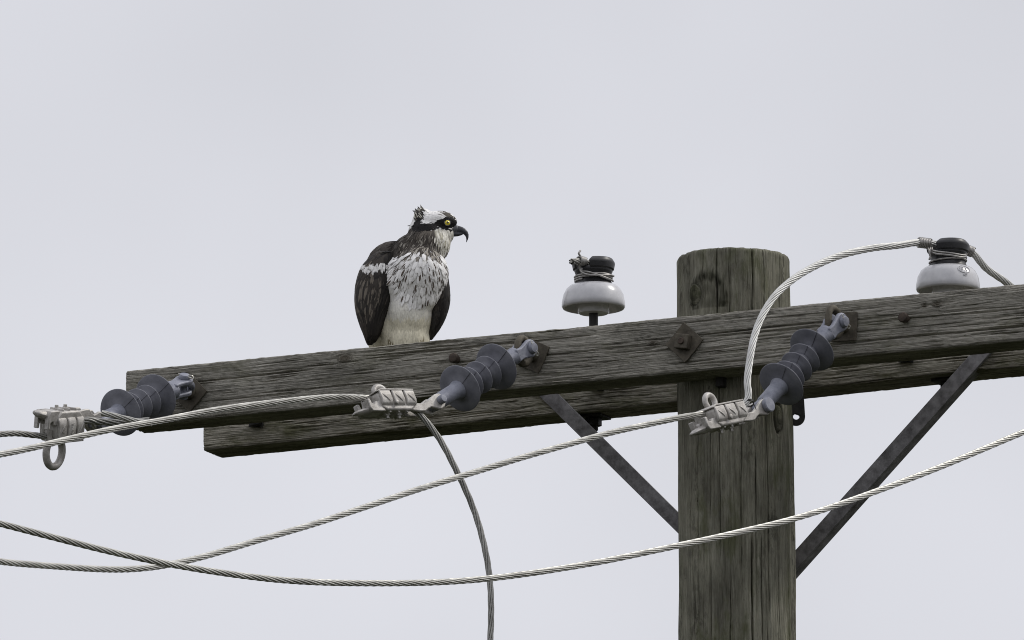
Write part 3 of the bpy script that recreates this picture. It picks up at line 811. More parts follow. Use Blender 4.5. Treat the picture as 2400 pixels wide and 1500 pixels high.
# ================================================================== strain clamps on the line ends
def clamp(name, o, xdir, zhint, label, pin_head, scl):
    m = frame(o, xdir, zhint) @ Matrix.Diagonal((*scl, 1))
    t = thing(name, o, label, 'clamp', 'cast strain clamps on the wire ends')
    # two cranked ears that hold the insulator
    ear = [(-0.016, 0.003), (-0.013, 0.011), (-0.004, 0.0165), (0.008, 0.015), (0.020, 0.009), (0.034, 0.0005), (0.048, -0.006), (0.068, -0.006), (0.100, -0.006),
           (0.100, -0.021), (0.068, -0.024), (0.050, -0.024), (0.040, -0.018), (0.030, -0.0145), (0.020, -0.016), (0.010, -0.0185), (0.0, -0.018), (-0.010, -0.013), (-0.015, -0.006)]
    for s_ in (-1, 1):
        MB().prism(m, ear, s_ * 0.0145 - 0.0042, s_ * 0.0145 + 0.0042).build('ear', M['cast'], t, bevel=0.0022)
    mp = frame(o, m.col[1].xyz, (m.col[2].xyz))
    hr = 0.0155 if pin_head else 0.0095
    MB().lathe(mp, [(-0.030, 0.004), (-0.0295, hr - 0.002), (-0.0275, hr), (-0.0205, hr), (-0.020, 0.0085), (0.020, 0.0085), (0.0205, hr), (0.028, hr), (0.0315 if not pin_head else 0.030, hr - 0.002), (0.032 if not pin_head else 0.0305, 0.004)], 22).build('clevis_pin', M['galv'], t)
    # trough body
    body = [(0.082, 0.018), (0.078, -0.004), (0.083, -0.017), (0.096, -0.024), (0.166, -0.024), (0.180, -0.018), (0.183, 0.012), (0.178, 0.018)]
    MB().prism(m, body, -0.025, 0.025).build('body', M['cast'], t, bevel=0.004, seg=3)
    # pressed ribs of both flanks with slots between
    for s_ in (-1, 1):
        for (a, b) in ((0.0805, 0.1085), (0.1135, 0.1440), (0.1490, 0.1805)):
            rib = MB()
            vs = []
            for x in (a, b):
                for (y, z) in ((0.0245, 0.0185), (0.0290, 0.0180), (0.0315, -0.002), (0.0300, -0.010), (0.0245, -0.0155)):
                    vs.append(m @ Vector((x, s_ * y, z)))
            fs = [tuple(range(5)), (9, 8, 7, 6, 5)] + [(i, i + 5, (i + 1) % 5 + 5, (i + 1) % 5) for i in range(5)]
            rib.add(vs, fs).build('rib', M['cast'], t, bevel=0.0018)
            g = [m @ Vector((b - 0.006 - k * 0.0035, s_ * (0.0296 + 0.0020 * math.sin(k / 5 * math.pi)), 0.010 - 0.0036 * k)) for k in range(6)]
            MB().tube(g, [0.0006, 0.0012, 0.0017, 0.0019, 0.0016, 0.0008], 8).build('ridge', M['cast'], t)
        # ribs of the underside
    for xx in (0.105, 0.130, 0.155):
        MB().prism(m, [(xx - 0.004, -0.022), (xx - 0.002, -0.0275), (xx + 0.002, -0.0275), (xx + 0.004, -0.022)], -0.020, 0.020).build('rib', M['cast'], t, bevel=0.0012)
    for xx in (0.118, 0.152):
        MB().lathe(frame(m @ Vector((xx, 0.004, -0.023)), -m.col[2].xyz, m.col[0].xyz), [(0, 0.0075), (0.006, 0.0075), (0.0062, 0.0042), (0.012, 0.0042)], 6).build('nut', M['cast'], t, bevel=0.0006, smooth=False)
    MB().lathe(frame(m @ Vector((0.140, 0.029, -0.009)), m.col[1].xyz, m.col[0].xyz), [(0, 0.0048), (0.0035, 0.0046), (0.0045, 0.003)], 14).build('rivet', M['cast'], t)
    # keeper plate with turned edge
    MB().prism(m, [(0.078, 0.0190), (0.0775, 0.0225), (0.172, 0.0230), (0.186, 0.0180), (0.1845, 0.0160), (0.171, 0.0195)], -0.027, 0.027).build('keeper', M['cast'], t, bevel=0.001)
    # jaw at the wire side: a notched lip
    jaw = [(0.170, -0.0255), (0.207, -0.0255), (0.213, -0.018), (0.2145, 0.002), (0.2075, 0.002), (0.2050, -0.008), (0.1975, -0.010), (0.194, -0.004), (0.180, -0.003)]
    for s_ in (-1, 1):
        MB().prism(m, jaw, s_ * 0.0165 - 0.0065, s_ * 0.0165 + 0.0065).build('jaw', M['cast'], t, bevel=0.0018)
    MB().prism(m, [(0.168, -0.0255), (0.208, -0.0255), (0.208, -0.014), (0.168, -0.010)], -0.018, 0.018).build('jaw_floor', M['cast'], t, bevel=0.002)
    # tongue
    vs, fs = [], []
    for i, (x, z, hw, hh) in enumerate(((0.196, -0.018, 0.017, 0.0080), (0.214, -0.0195, 0.0165, 0.0068), (0.228, -0.0212, 0.0145, 0.0055), (0.238, -0.023, 0.0095, 0.004), (0.243, -0.024, 0.003, 0.0015))):
        for k in range(12):
            a = 2 * math.pi * k / 12
            vs.append(m @ Vector((x, hw * math.cos(a), z + hh * math.sin(a))))
    for i in range(4):
        for k in range(12):
            fs.append((i * 12 + k, i * 12 + (k + 1) % 12, (i + 1) * 12 + (k + 1) % 12, (i + 1) * 12 + k))
    fs += [tuple(range(11, -1, -1)), tuple(range(48, 60))]
    MB().add(vs, fs).build('tongue', M['cast'], t)
    return t, m

def pulling_eye(t, m, cx, z0, zr, xr, y, lean, mat, stock=0.0056):
    pts = []
    for k in range(29):
        a = math.radians(-35) + math.radians(250) * k / 28
        x = cx + xr * math.cos(a); z = z0 + zr + zr * math.sin(a)
        pts.append(m @ Vector((x + lean * (z - z0), y, z)))
    pts = [m @ Vector((cx + xr * 0.75, y, z0 - 0.012))] + pts + [m @ Vector((cx - xr * 0.75, y, z0 - 0.012))]
    MB().tube(spline(pts, 0.0025), stock, 12).build('pulling_eye', mat, t)

def clamp_full(o, xdir, zhint, label, pin_head, eye, scl=(1, 1, 1)):
    t, m = clamp('strain_clamp', o, xdir, zhint, label, pin_head, scl)
    pulling_eye(t, m, *eye)
    return t, m

x1 = img_dir(-146, 12, 0.66)
T1, C1 = clamp_full(P1, x1, -UP - RIGHT * 0.08 + FWD * 0.10, 'cast clamp at the far left with an oval eye hanging below it', True,
                    (0.162, 0.016, 0.022, 0.031, -0.004, 0.0, M['cast'], 0.0080), (0.78, 0.92, 1.40))
x2 = img_dir(-162, -2, 0.70)
T2, C2 = clamp_full(P2, x2, UP + FWD * 0.62, 'cast aluminium clamp below the perched bird with a jumper wire dropping from it', False,
                    (0.136, 0.020, 0.0115, 0.0150, -0.012, 0.0, M['cast'], 0.0058))
x3 = img_dir(-144, 27, 0.62)
T3, C3 = clamp_full(P3, x3, UP + FWD * 0.50, 'cast aluminium clamp in front of the pole with a jumper wire rising from it', True,
                    (0.136, 0.020, 0.0150, 0.0150, -0.012, 0.0, M['cast'], 0.0060))

# raised casting letters on the ribs of the left clamp
def letters(txt, m, size, name, parent, mat):
    c = bpy.data.curves.new(name, 'FONT'); c.body = txt; c.size = size; c.extrude = 0.0006; c.align_x = 'CENTER'; c.align_y = 'CENTER'
    tmp = bpy.data.objects.new(name, c); col.objects.link(tmp)
    bpy.context.view_layer.update()
    me = bpy.data.meshes.new_from_object(tmp.evaluated_get(bpy.context.evaluated_depsgraph_get()))
    bpy.data.objects.remove(tmp); bpy.data.curves.remove(c)
    me.transform(m)
    return link(name, me, mat, parent, smooth=False)
for a_, tx in ((0.164, 'VIV'), (0.129, 'VNIV')):
    c_ = C1 @ Vector((a_, -0.0318, 0.002))
    zl = C1.col[2].xyz.normalized(); nl = -C1.col[1].xyz.normalized()
    mm = Matrix((zl, nl.cross(zl), nl)).transposed().to_4x4(); mm.translation = c_
    letters(tx, mm, 0.012, 'raised_letters', T1, M['cast'])

# ================================================================== wires
def cable(name, pts, dia, label, mat, lay=0.10, n=6, step=0.0055, group=None, cat='wire', parent=None):
    P = spline(pts, step)
    k = len(P)
    sw_ = np.arange(len(P)) * step
    for ax in range(3):
        P[:, ax] += 0.0016 * pnoise(sw_ * 2.3 + len(P), sw_ * 0 + ax * 7, 5) * np.minimum(1, sw_ / 0.3) * np.minimum(1, sw_[::-1] / 0.3)
    T = np.gradient(P, axis=0); T /= np.linalg.norm(T, axis=1)[:, None]
    nrm = np.array([0, 0, 1.0]); nrm = nrm - T[0] * (nrm @ T[0])
    if np.linalg.norm(nrm) < 0.05: nrm = np.array([1.0, 0, 0]) - T[0] * T[0][0]
    N_ = np.zeros_like(P)
    for i in range(k):
        nrm = nrm - T[i] * (nrm @ T[i]); nrm /= np.linalg.norm(nrm); N_[i] = nrm
    B = np.cross(T, N_)
    s = np.concatenate([[0], np.cumsum(np.linalg.norm(np.diff(P, axis=0), axis=1))])
    R = dia / 2; rs = R * math.sin(math.pi / n) / (1 + math.sin(math.pi / n)) * 0.95
    m = 8
    V, F = [], []
    for q in range(n):
        ph = s / lay * 2 * np.pi + 2 * np.pi * q / n
        # axis of the strand, and its own frame
        C = P + (R - rs) * (N_ * np.cos(ph)[:, None] + B * np.sin(ph)[:, None])
        er = N_ * np.cos(ph)[:, None] + B * np.sin(ph)[:, None]
        tt = np.gradient(C, axis=0); tt /= np.linalg.norm(tt, axis=1)[:, None]
        er = er - tt * (er * tt).sum(1)[:, None]; er /= np.linalg.norm(er, axis=1)[:, None]
        ec = np.cross(tt, er)
        a = 2 * np.pi * np.arange(m) / m
        ring = C[:, None, :] + rs * (er[:, None, :] * np.cos(a)[None, :, None] + ec[:, None, :] * np.sin(a)[None, :, None])
        o = sum(len(v) for v in V)
        V.append(ring.reshape(-1, 3))
        i = np.arange(k - 1)[:, None]; j = np.arange(m)[None, :]; j2 = (j + 1) % m
        F.append((o + np.stack([i * m + j, i * m + j2, (i + 1) * m + j2, (i + 1) * m + j], -1)).reshape(-1, 4))
    V = np.concatenate(V); F = np.concatenate(F)
    me = bpy.data.meshes.new(name)
    me.vertices.add(len(V)); me.vertices.foreach_set('co', V.reshape(-1))
    me.loops.add(F.size); me.polygons.add(len(F))
    me.loops.foreach_set('vertex_index', F.reshape(-1).astype(np.int32))
    me.polygons.foreach_set('loop_start', (np.arange(len(F)) * 4).astype(np.int32))
    me.update(calc_edges=True)
    me.polygons.foreach_set('use_smooth', [True] * len(F))
    # the steel core
    core = MB().tube([tuple(p) for p in P[::3]] + [tuple(P[-1])], max(rs, R - 1.75 * rs), 6)
    bm = bmesh.new(); bm.from_mesh(me)
    tmp = bpy.data.meshes.new('core'); tmp.from_pydata(core.v, [], core.f); bm.from_mesh(tmp); bpy.data.meshes.remove(tmp)
    bm.to_mesh(me); bm.free()
    me.materials.append(mat)
    ob = bpy.data.objects.new(name, me); col.objects.link(ob)
    if parent:
        ob.parent = parent; ob.matrix_parent_inverse = world_of(parent).inverted()
    else:
        tag(ob, label, cat, group)
    return ob

def line_pts(pxs, m, we_px, k=0.0018):
    """pixels of a line wire from the clamp m outwards, drawing nearer to the viewer as it goes left"""
    e = m @ Vector((0.205, 0, 0.0125)); w0 = e.dot(FLAT)
    pts = [m @ Vector((0.10, 0, 0.009)), m @ Vector((0.15, 0, 0.012)), e]
    pass
    for px, py in pxs:
        pts.append(at(px, py, w0 - (we_px - px) * k))
    return pts

G = 'stranded line wires and jumpers'
cable('line_wire', line_pts([(40, 1016), (-10, 1018), (-160, 1024), (-420, 1036), (-900, 1062)], C1, 90), 0.0132,
      'short stretch of stranded wire entering the far left clamp', M['alu_dull'], 0.20, n=7, group=G)
cable('line_wire', line_pts([(803, 931), (737, 934), (603, 948), (477, 966), (372, 986), (268, 1005), (164, 1028), (60, 1053), (0, 1066), (-250, 1120), (-700, 1200)], C2, 850), 0.0132,
      'stranded wire from the clamp under the bird, passing before the left insulator', M['alu'], 0.20, n=7, group=G)
cable('line_wire', line_pts([(1600, 977), (1480, 1003), (1350, 1036), (1200, 1080), (1080, 1116), (900, 1174), (740, 1226), (600, 1268), (500, 1298), (430, 1316), (370, 1328), (310, 1334), (240, 1334), (125, 1327), (0, 1316), (-250, 1280), (-600, 1215)], C3, 1640), 0.0126,
      'stranded wire sagging from the clamp at the pole to the lower left', M['alu'], 0.20, n=7, group=G)
low = [(-600, 1050), (-250, 1158), (0, 1227), (250, 1291), (500, 1340), (700, 1362), (900, 1367), (1150, 1355), (1360, 1325), (1560, 1285), (1720, 1250), (1870, 1213), (2120, 1127), (2400, 1012), (2700, 880), (3000, 730)]
cable('line_wire', [at(x, y, -4.4 + 3.0 * x / 2400) for x, y in low], 0.0122,
      'lowest stranded wire, crossing the whole picture in front of the pole', M['alu'], 0.20, n=7, group=G)
# jumper from the middle clamp
j0 = C2 @ Vector((0.075, 0.0, -0.006)); wj = j0.dot(FLAT)
jp = [C2 @ Vector((0.105, 0, -0.002)), C2 @ Vector((0.080, 0.0, -0.006))]
jp += [at(px, py, wj + d) for px, py, d in ((984, 972, 0.01), (1028, 1026, 0.02), (1070, 1104, 0.03), (1109, 1192, 0.04), (1132, 1268, 0.04), (1147, 1349, 0.04), (1151, 1425, 0.04), (1149, 1500, 0.04), (1140, 1600, 0.03), (1120, 1720, 0.0), (1085, 1850, -0.05))]
cable('jumper_wire', jp, 0.0132, 'dull stranded jumper wire hanging down from the clamp under the bird', M['alu_dull'], 0.24, n=7, group=G)

# ================================================================== porcelain pin insulators on the back beam
SK = [(49, 8), (49, 43), (46, 51), (40, 57.5), (28, 63.5), (12, 66.8), (3, 67), (-1, 64.5), (-1.5, 61), (6, 57), (20, 50), (24, 40), (24, 33.5), (-9, 33), (-12, 30.5), (-12, 12)]
def skirt_r(z):
    zs = [q[0] for q in SK[1:7]][::-1]; r_ = [q[1] for q in SK[1:7]][::-1]
    return float(np.interp(z, zs, r_))

def pin_insulator(px, py, g, label):
    o = on_y(px, py, BACK_Y + ARM_D / 2)
    t = thing('pin_insulator', Vector((o.x, o.y, back_top(o.x))), label, 'insulator', 'white porcelain pin insulators')
    m = frame(o, (0, 0, 1), FLAT)
    mm = lambda L_: [(a / 1000, b / 1000) for a, b in L_]
    MB().lathe(m, mm(SK), 72).build('skirt', M['porcelain'], t, angle=50)
    MB().lathe(m, mm([(48.6, 8), (48.6, 42.6), (52, 39.5), (58, 37), (64, 36), (70, 37), (76, 39.5), (80, 40.5), (83, 40), (84.5, 38), (85, 6)]), 56).build('neck', M['black_glaze'], t, angle=45)
    g = Vector((g.x, g.y, 0)).normalized(); n = Vector((g.y, -g.x, 0))
    mg = Matrix((g, Vector((0, 0, 1)), n)).transposed().to_4x4(); mg.translation = o      # local x along the groove, y up, z across
    for s_ in (-1, 1):
        a0 = math.asin(18 / 46.0)
        ol = [(0.0460 * math.cos(a), s_ * 0.0460 * math.sin(a)) for a in np.linspace(a0, math.pi - a0, 16)]
        ol2 = [(x * 0.80, z * 0.86 + s_ * 0.0022) for x, z in ol]
        vs = [mg @ Vector((x * 0.92, 0.0800, z * 0.92 + s_ * 0.0008)) for x, z in ol] + [mg @ Vector((x, 0.0960, z)) for x, z in ol] + [mg @ Vector((x * 0.9, 0.1050, z)) for x, z in ol2]
        k = len(ol)
        fs = [tuple(range(k)), tuple(range(3 * k - 1, 2 * k - 1, -1))]
        for r_ in (0, k):
            fs += [(r_ + i, r_ + (i + 1) % k, r_ + k + (i + 1) % k, r_ + k + i) for i in range(k)]
        MB().add(vs, fs).build('head_ear', M['black_glaze'], t, bevel=0.003, seg=3)
    bt = back_top(o.x)
    MB().lathe(m, [(0.01, 0.0095), (bt - o.z - ARM_H - 0.030, 0.0095), (bt - o.z - ARM_H - 0.032, 0.008)], 18).build('pin', M['dark_steel'], t)
    u = Vector((o.x, o.y, bt - ARM_H))
    plate(frame(u, (1, 0, 0.0), (0, 1, 0)) @ Matrix.Translation((0, 0.0005, 0)), 0.028, 0.005, 'square_washer', M['dark_steel'], t)
    MB().lathe(frame(u + Vector((0, 0, -0.0055)), (0, 0, -1), (1, 0, 0)), [(0, 0.0175), (0.016, 0.0175)], 6).build('nut', M['dark_steel'], t, bevel=0.001, smooth=False)
    return o, m, t, g, n

g1 = RIGHT * 0.6 + FLAT * 0.8
O1, N1, K1, g1, n1 = pin_insulator(1391, 722, g1, 'white porcelain insulator with black top and cut wire stub, between bird and pole')
g2 = RIGHT * 0.86 + FLAT * 0.5
O2, N2, K2, g2, n2 = pin_insulator(2222, 681, g2, 'white porcelain insulator with oval mark and passing jumper, right of the pole')
Z = Vector((0, 0, 1))
# oval maker's mark pressed into the right-hand skirt
def skirt_pt(o, ang, z, lift=0.0006):
    r_ = skirt_r(z * 1000) / 1000 + lift
    return o + RIGHT * (r_ * math.sin(ang)) - FLAT * (r_ * math.cos(ang)) + Z * z
ca_, cz_ = math.asin(36 / 68), 0.0345
for (rx_, rz_, zc_, nm) in ((0.24, 0.0078, cz_, 'mark_oval'), (0.07, 0.0020, cz_ - 0.0125, 'mark_dot')):
    MB().tube([skirt_pt(O2, ca_ + rx_ * math.cos(a), zc_ + rz_ * math.sin(a)) for a in np.linspace(0, 2 * math.pi, 28, endpoint=False)], 0.0008, 6, closed=True).build(nm, M['porcelain'], K2)
for da, pts in ((-0.10, ((0, -4), (0, 4), (0.06, 4), (0.06, 0), (0, 0))), (0.02, ((0.0, -4), (0.04, 4), (0.08, -4))), (-0.16, ((0, -3), (0, 3)))):
    MB().tube([skirt_pt(O2, ca_ + da + a, cz_ + z / 1000) for a, z in pts], 0.0007, 6).build('mark_stroke', M['porcelain'], K2)

def coil(o, d, a, b, rad, wire, turns):
    d = d.normalized(); u = d.orthogonal().normalized(); v = d.cross(u)
    return [o + d * (a + (b - a) * k / (turns * 14)) + (u * math.cos(2 * math.pi * k / 14) + v * math.sin(2 * math.pi * k / 14)) * rad for k in range(turns * 14 + 1)]
def neck_wrap(o, z0, z1, turns, rad, a0, tilt=0.0, r1=None):
    P = []
    for k in range(int(turns * 28) + 1):
        f = k / (turns * 28); a = a0 + 2 * math.pi * turns * f
        r_ = rad + ((r1 or rad) - rad) * f
        P.append(o + RIGHT * r_ * math.cos(a) - FLAT * r_ * math.sin(a) + Z * (z0 + (z1 - z0) * f + tilt * math.cos(a)))
    return P
# cut stub tied to the first insulator
sc_ = O1 + Z * 0.0945
stub_pts = [sc_ - g1 * 0.078 - Z * 0.008, sc_ - g1 * 0.045 - Z * 0.002, sc_, sc_ + g1 * 0.040, sc_ + g1 * 0.062 - Z * 0.004]
st = cable('wire_stub', stub_pts, 0.0135, 'short cut wire stub tied on top of the middle porcelain insulator', M['alu_dull'], 0.10)
MB().lathe(frame(stub_pts[0], -(stub_pts[1] - stub_pts[0]), Z), [(-0.002, 0.003), (0.0015, 0.0026)], 12).build('core_end', M['alu'], st)
tw = MB()
tw.tube(coil(sc_ - g1 * 0.040 - Z * 0.001, g1, -0.012, 0.008, 0.0090, 0.002, 5), 0.0022, 8)
tw.tube(neck_wrap(O1, 0.058, 0.070, 2.6, 0.0385, 2.2, 0.002, 0.0400), 0.0022, 8)
tw.tube(spline([sc_ - g1 * 0.036 - Z * 0.009, sc_ - g1 * 0.040 - Z * 0.020, O1 + RIGHT * -0.008 - FLAT * 0.043 + Z * 0.068, O1 + RIGHT * 0.018 - FLAT * 0.039 + Z * 0.060, O1 + RIGHT * 0.036 - FLAT * 0.020 + Z * 0.057, O1 + RIGHT * 0.041 + Z * 0.058], 0.003), 0.0022, 8)
tw.tube(spline([sc_ - g1 * 0.050 - Z * 0.009, sc_ - g1 * 0.046 - Z * 0.022, O1 - RIGHT * 0.016 - FLAT * 0.042 + Z * 0.064, O1 + RIGHT * 0.008 - FLAT * 0.0425 + Z * 0.062, O1 + RIGHT * 0.034 - FLAT * 0.025 + Z * 0.066, O1 + RIGHT * 0.0425 + Z * 0.069], 0.003), 0.0022, 8)
tw.tube(spline([sc_ - g1 * 0.045 + Z * 0.009, sc_ - g1 * 0.052 + Z * 0.014, sc_ - g1 * 0.046 + Z * 0.021], 0.003), 0.0022, 8)
tag(tw.build('tie_wire', M['tie'], angle=60), 'grey tie wire wound round the black top of the middle porcelain insulator', 'wire', 'tie wires on the porcelain insulators')

# jumper from the clamp at the pole up and over to the second insulator
sc2 = O2 + Z * 0.0945
e3 = C3 @ Vector((0.075, 0, 0.004)); w3 = e3.dot(FLAT)
wi = sc2.dot(FLAT)
jj = [(1752, 938, 0.0), (1752, 892, 0.02), (1758, 844, 0.05), (1769, 788, 0.10), (1788, 738, 0.15), (1816, 694, 0.20), (1857, 656, 0.27), (1900, 629, 0.34), (1962, 601, 0.44), (2040, 582, 0.56), (2105, 575, 0.66)]
tot = wi - w3 - 0.05
pts = [C3 @ Vector((0.12, 0, 0.0)), C3 @ Vector((0.086, 0, 0.002))] + [at(x, y, w3 + tot * f / 0.72) for x, y, f in jj]
pts += [sc2 - g2 * 0.062 + Z * 0.001, sc2, sc2 + g2 * 0.055 - Z * 0.004]
wr = (sc2 + g2 * 0.055).dot(FLAT)
pts += [at(2312, 628, wr + 0.03), at(2362, 664, wr + 0.07), at(2412, 712, wr + 0.12), at(2450, 780, wr + 0.16), at(2470, 880, wr + 0.18)]
cable('jumper_wire', pts, 0.0150, 'bright stranded jumper wire arching from the clamp at the pole to the right-hand insulator', M['alu_new'], 0.20, n=9, group=G)
tw = MB()
tw.tube(coil(sc2 - g2 * 0.058 + Z * 0.0005, g2, -0.014, 0.014, 0.0098, 0.002, 7), 0.0021, 8)
tw.tube(coil(sc2 + g2 * 0.052 - Z * 0.004, g2 - Z * 0.25, -0.008, 0.009, 0.0098, 0.002, 5), 0.0021, 8)
for k, dz in enumerate((0.0, -0.0045)):
    tw.tube(spline([sc2 - g2 * 0.040 - Z * 0.008, sc2 - g2 * 0.036 - FLAT * 0.020 + Z * (-0.018 + dz), O2 - FLAT * 0.0415 + RIGHT * 0.004 + Z * (0.071 + dz), O2 - FLAT * 0.030 + RIGHT * 0.030 + Z * (0.069 + dz), sc2 + g2 * 0.046 - FLAT * 0.012 - Z * 0.012 + Z * dz * 0.5], 0.003), 0.0021, 8)
tw.tube(neck_wrap(O2, 0.056, 0.066, 1.6, 0.0385, 2.8, 0.004), 0.0021, 8)
for k in range(3):
    tw.tube(spline([sc2 - g2 * (0.052 - 0.005 * k) - Z * 0.008 - n2 * -0.004, O2 - g2 * (0.046 - 0.004 * k) + Z * 0.076 - FLAT * 0.012, O2 - g2 * (0.042 + 0.002 * k) - FLAT * (0.014 - 0.006 * k) + Z * 0.060], 0.003), 0.0021, 8)
tag(tw.build('tie_wire', M['tie'], angle=60), 'grey tie wire binding the jumper to the right-hand porcelain insulator', 'wire', 'tie wires on the porcelain insulators')

# binding wire round the foot of that jumper
b0 = at(1756, 946, w3 + 0.0)
tag(MB().tube(coil(b0, at(1752, 900, w3 + 0.03) - b0, -0.001, 0.004, 0.0092, 0.001, 2) + [b0 + RIGHT * 0.012 - Z * 0.006, b0 + RIGHT * 0.014 - Z * 0.012], 0.0011, 6).build('binding_wire', M['black_wire']),
    'thin black binding wire round the foot of the bright jumper at the pole', 'wire')

# tail of the left wire behind its clamp
q1 = C1 @ Vector((0.075, 0, 0.0)); w1 = q1.dot(FLAT)
cable('wire_tail', [C1 @ Vector((0.12, 0, 0.0)), C1 @ Vector((0.085, 0.0, 0.0)), at(200, 985, w1 - 0.02), at(232, 988, w1 - 0.005), at(275, 990, w1 + 0.0), at(318, 988, w1 - 0.01), at(352, 986, w1 - 0.02)], 0.0150,
      'thick wire tail running back from the far left clamp below the insulator disc', M['alu_dull'], 0.16, group='wire tails at the far left clamp')
cable('wire_tail', [at(238, 968, w1 - 0.035), at(262, 973, w1 - 0.035), at(295, 981, w1 - 0.04), at(330, 989, w1 - 0.04), at(356, 993, w1 - 0.03)], 0.0120,
      'frayed wire end just above the thick tail at the far left clamp', M['alu'], 0.16, group='wire tails at the far left clamp')

# ================================================================== the osprey, perched on the back beam
BW = on_y(950, 860, BACK_Y + ARM_D / 2).dot(FLAT)          # its depth in the scene
PXM = 1.133 * 30.0 / (30.0 + BW * math.cos(ELEV)) * 1000      # pixels per metre there
def bp(px, py, d=0.0):
    """a point of the bird: where it shows and how far (mm) it stands out towards the viewer"""
    return at(px, py, BW - d / 1000)

osprey = thing('osprey', Vector((bp(950, 880).x, BACK_Y + ARM_D / 2, back_top(bp(950, 880).x))), 'dark brown and white osprey perched on the crossarm, head turned right', 'bird')

def ellipsoid(bm, px, py, d, rx, rz, ry, rot=0.0, yaw=0.0):
    """radii in mm: across the picture, up, in depth; rot turns it in the picture plane"""
    c = bp(px, py, d)
    B = Matrix((RIGHT, -FLAT, Vector((0, 0, 1)))).transposed().to_4x4()
    m = Matrix.Translation(c) @ B @ Matrix.Rotation(yaw, 4, 'Z') @ Matrix.Rotation(-rot, 4, 'Y') @ Matrix.Diagonal((rx / 1000, ry / 1000, rz / 1000, 1))
    bmesh.ops.create_uvsphere(bm, u_segments=28, v_segments=18, radius=1.0, matrix=m)

def blob(name, parts, voxel, smooth_it):
    bm = bmesh.new()
    for p_ in parts: ellipsoid(bm, *p_)
    me = bpy.data.meshes.new(name); bm.to_mesh(me); bm.free()
    o = bpy.data.objects.new(name, me); col.objects.link(o)
    r = o.modifiers.new('r', 'REMESH'); r.mode = 'VOXEL'; r.voxel_size = voxel
    s_ = o.modifiers.new('s', 'SMOOTH'); s_.factor = 0.5; s_.iterations = smooth_it
    bpy.context.view_layer.update()
    me2 = bpy.data.meshes.new_from_object(o.evaluated_get(bpy.context.evaluated_depsgraph_get()))
    bpy.data.objects.remove(o); bpy.data.meshes.remove(me)
    me2.name = name
    return me2

R_ = math.radians
body_me = blob('body', [
    (960, 725, -6, 50, 88, 52, R_(-3)),           # trunk
    (957, 800, -6, 45, 55, 44, R_(-4)),           # lower belly
    (985, 640, 22, 56, 58, 50, R_(-6)),           # breast
    (952, 660, -2, 62, 62, 52, R_(-10)),          # flanks
    (926, 632, -38, 62, 60, 55, R_(-20)),         # mantle
    (972, 600, -8, 48, 48, 46, R_(-25)),          # base of the neck
    (1000, 574, 6, 43, 40, 38, R_(-25)),          # neck
    (1004, 548, 4, 37, 32, 32, R_(-20)),
    (1020, 520, 2, 41, 22, 27, R_(12)),           # skull
    (1045, 524, 2, 25, 17, 22, R_(16)),           # face
    (992, 514, 0, 22, 23, 22, R_(-10)),           # nape
    (978, 535, -2, 17, 24, 20, R_(-25)),          # hind neck
    (1043, 548, 3, 19, 21, 20, R_(-20)),          # chin
    (1027, 577, 10, 24, 34, 28, R_(-18)),         # throat
    (980, 684, 14, 46, 46, 42, 0.0),              # lower breast
    (926, 775, -16, 34, 55, 36, R_(12)),          # thigh
    (884, 800, -50, 20, 34, 22, R_(20)),          # root of the tail
], 0.0032, 14)

def poly_in(px, py, poly):
    ins = np.zeros(np.shape(px), bool); n = len(poly)
    for i in range(n):
        x1_, y1_ = poly[i]; x2_, y2_ = poly[(i + 1) % n]
        c = ((y1_ > py) != (y2_ > py)) & (px < (x2_ - x1_) * (py - y1_) / (y2_ - y1_ + 1e-9) + x1_)
        ins ^= c
    return ins

WHITE, CREAM, BUFF = (0.86, 0.85, 0.83), (0.80, 0.775, 0.68), (0.46, 0.42, 0.31)
BROWN, DARK, BLACK, PALEBR = (0.050, 0.043, 0.037), (0.028, 0.025, 0.023), (0.012, 0.011, 0.011), (0.17, 0.15, 0.125)
STRIPE = [(1076, 522), (1066, 512), (1056, 509), (1046, 510), (1038, 514), (1030, 516), (1020, 523), (1010, 525), (998, 522), (990, 513), (983, 510), (976, 516), (970, 528), (966, 538), (984, 541), (1005, 539), (1020, 538), (1030, 534), (1043, 535), (1056, 538), (1072, 538)]
CREST = [(970, 478), (994, 478), (998, 492), (996, 506), (994, 518), (975, 520), (968, 505)]
CHEEK = [(1019, 539), (1045, 534), (1062, 540), (1085, 556), (1075, 580), (1064, 625), (1044, 612), (1032, 582), (1022, 558)]
NECK = [(940, 560), (966, 532), (1000, 540), (1024, 540), (1030, 560), (1036, 590), (1020, 598), (1002, 596), (985, 586), (968, 590), (948, 590)]
BROW = [(1040, 498), (1056, 502), (1068, 512), (1060, 516), (1048, 507)]
BIB = [(968, 585), (1000, 590), (1036, 585), (1062, 600), (1062, 640), (1040, 664), (1024, 680), (1006, 692), (980, 702), (960, 694), (944, 680), (934, 660), (918, 645), (906, 625), (912, 612), (945, 600)]

def lcoords(P):
    """bird coordinates in the plane of its front (as pixels) and depth towards the viewer in mm"""
    P = np.asarray(P)
    w = P @ np.array(FLAT)
    d = (BW - w) * 1000
    px, py = project(P)
    py = py - 0                                    # picture height as seen
    return px, py, d

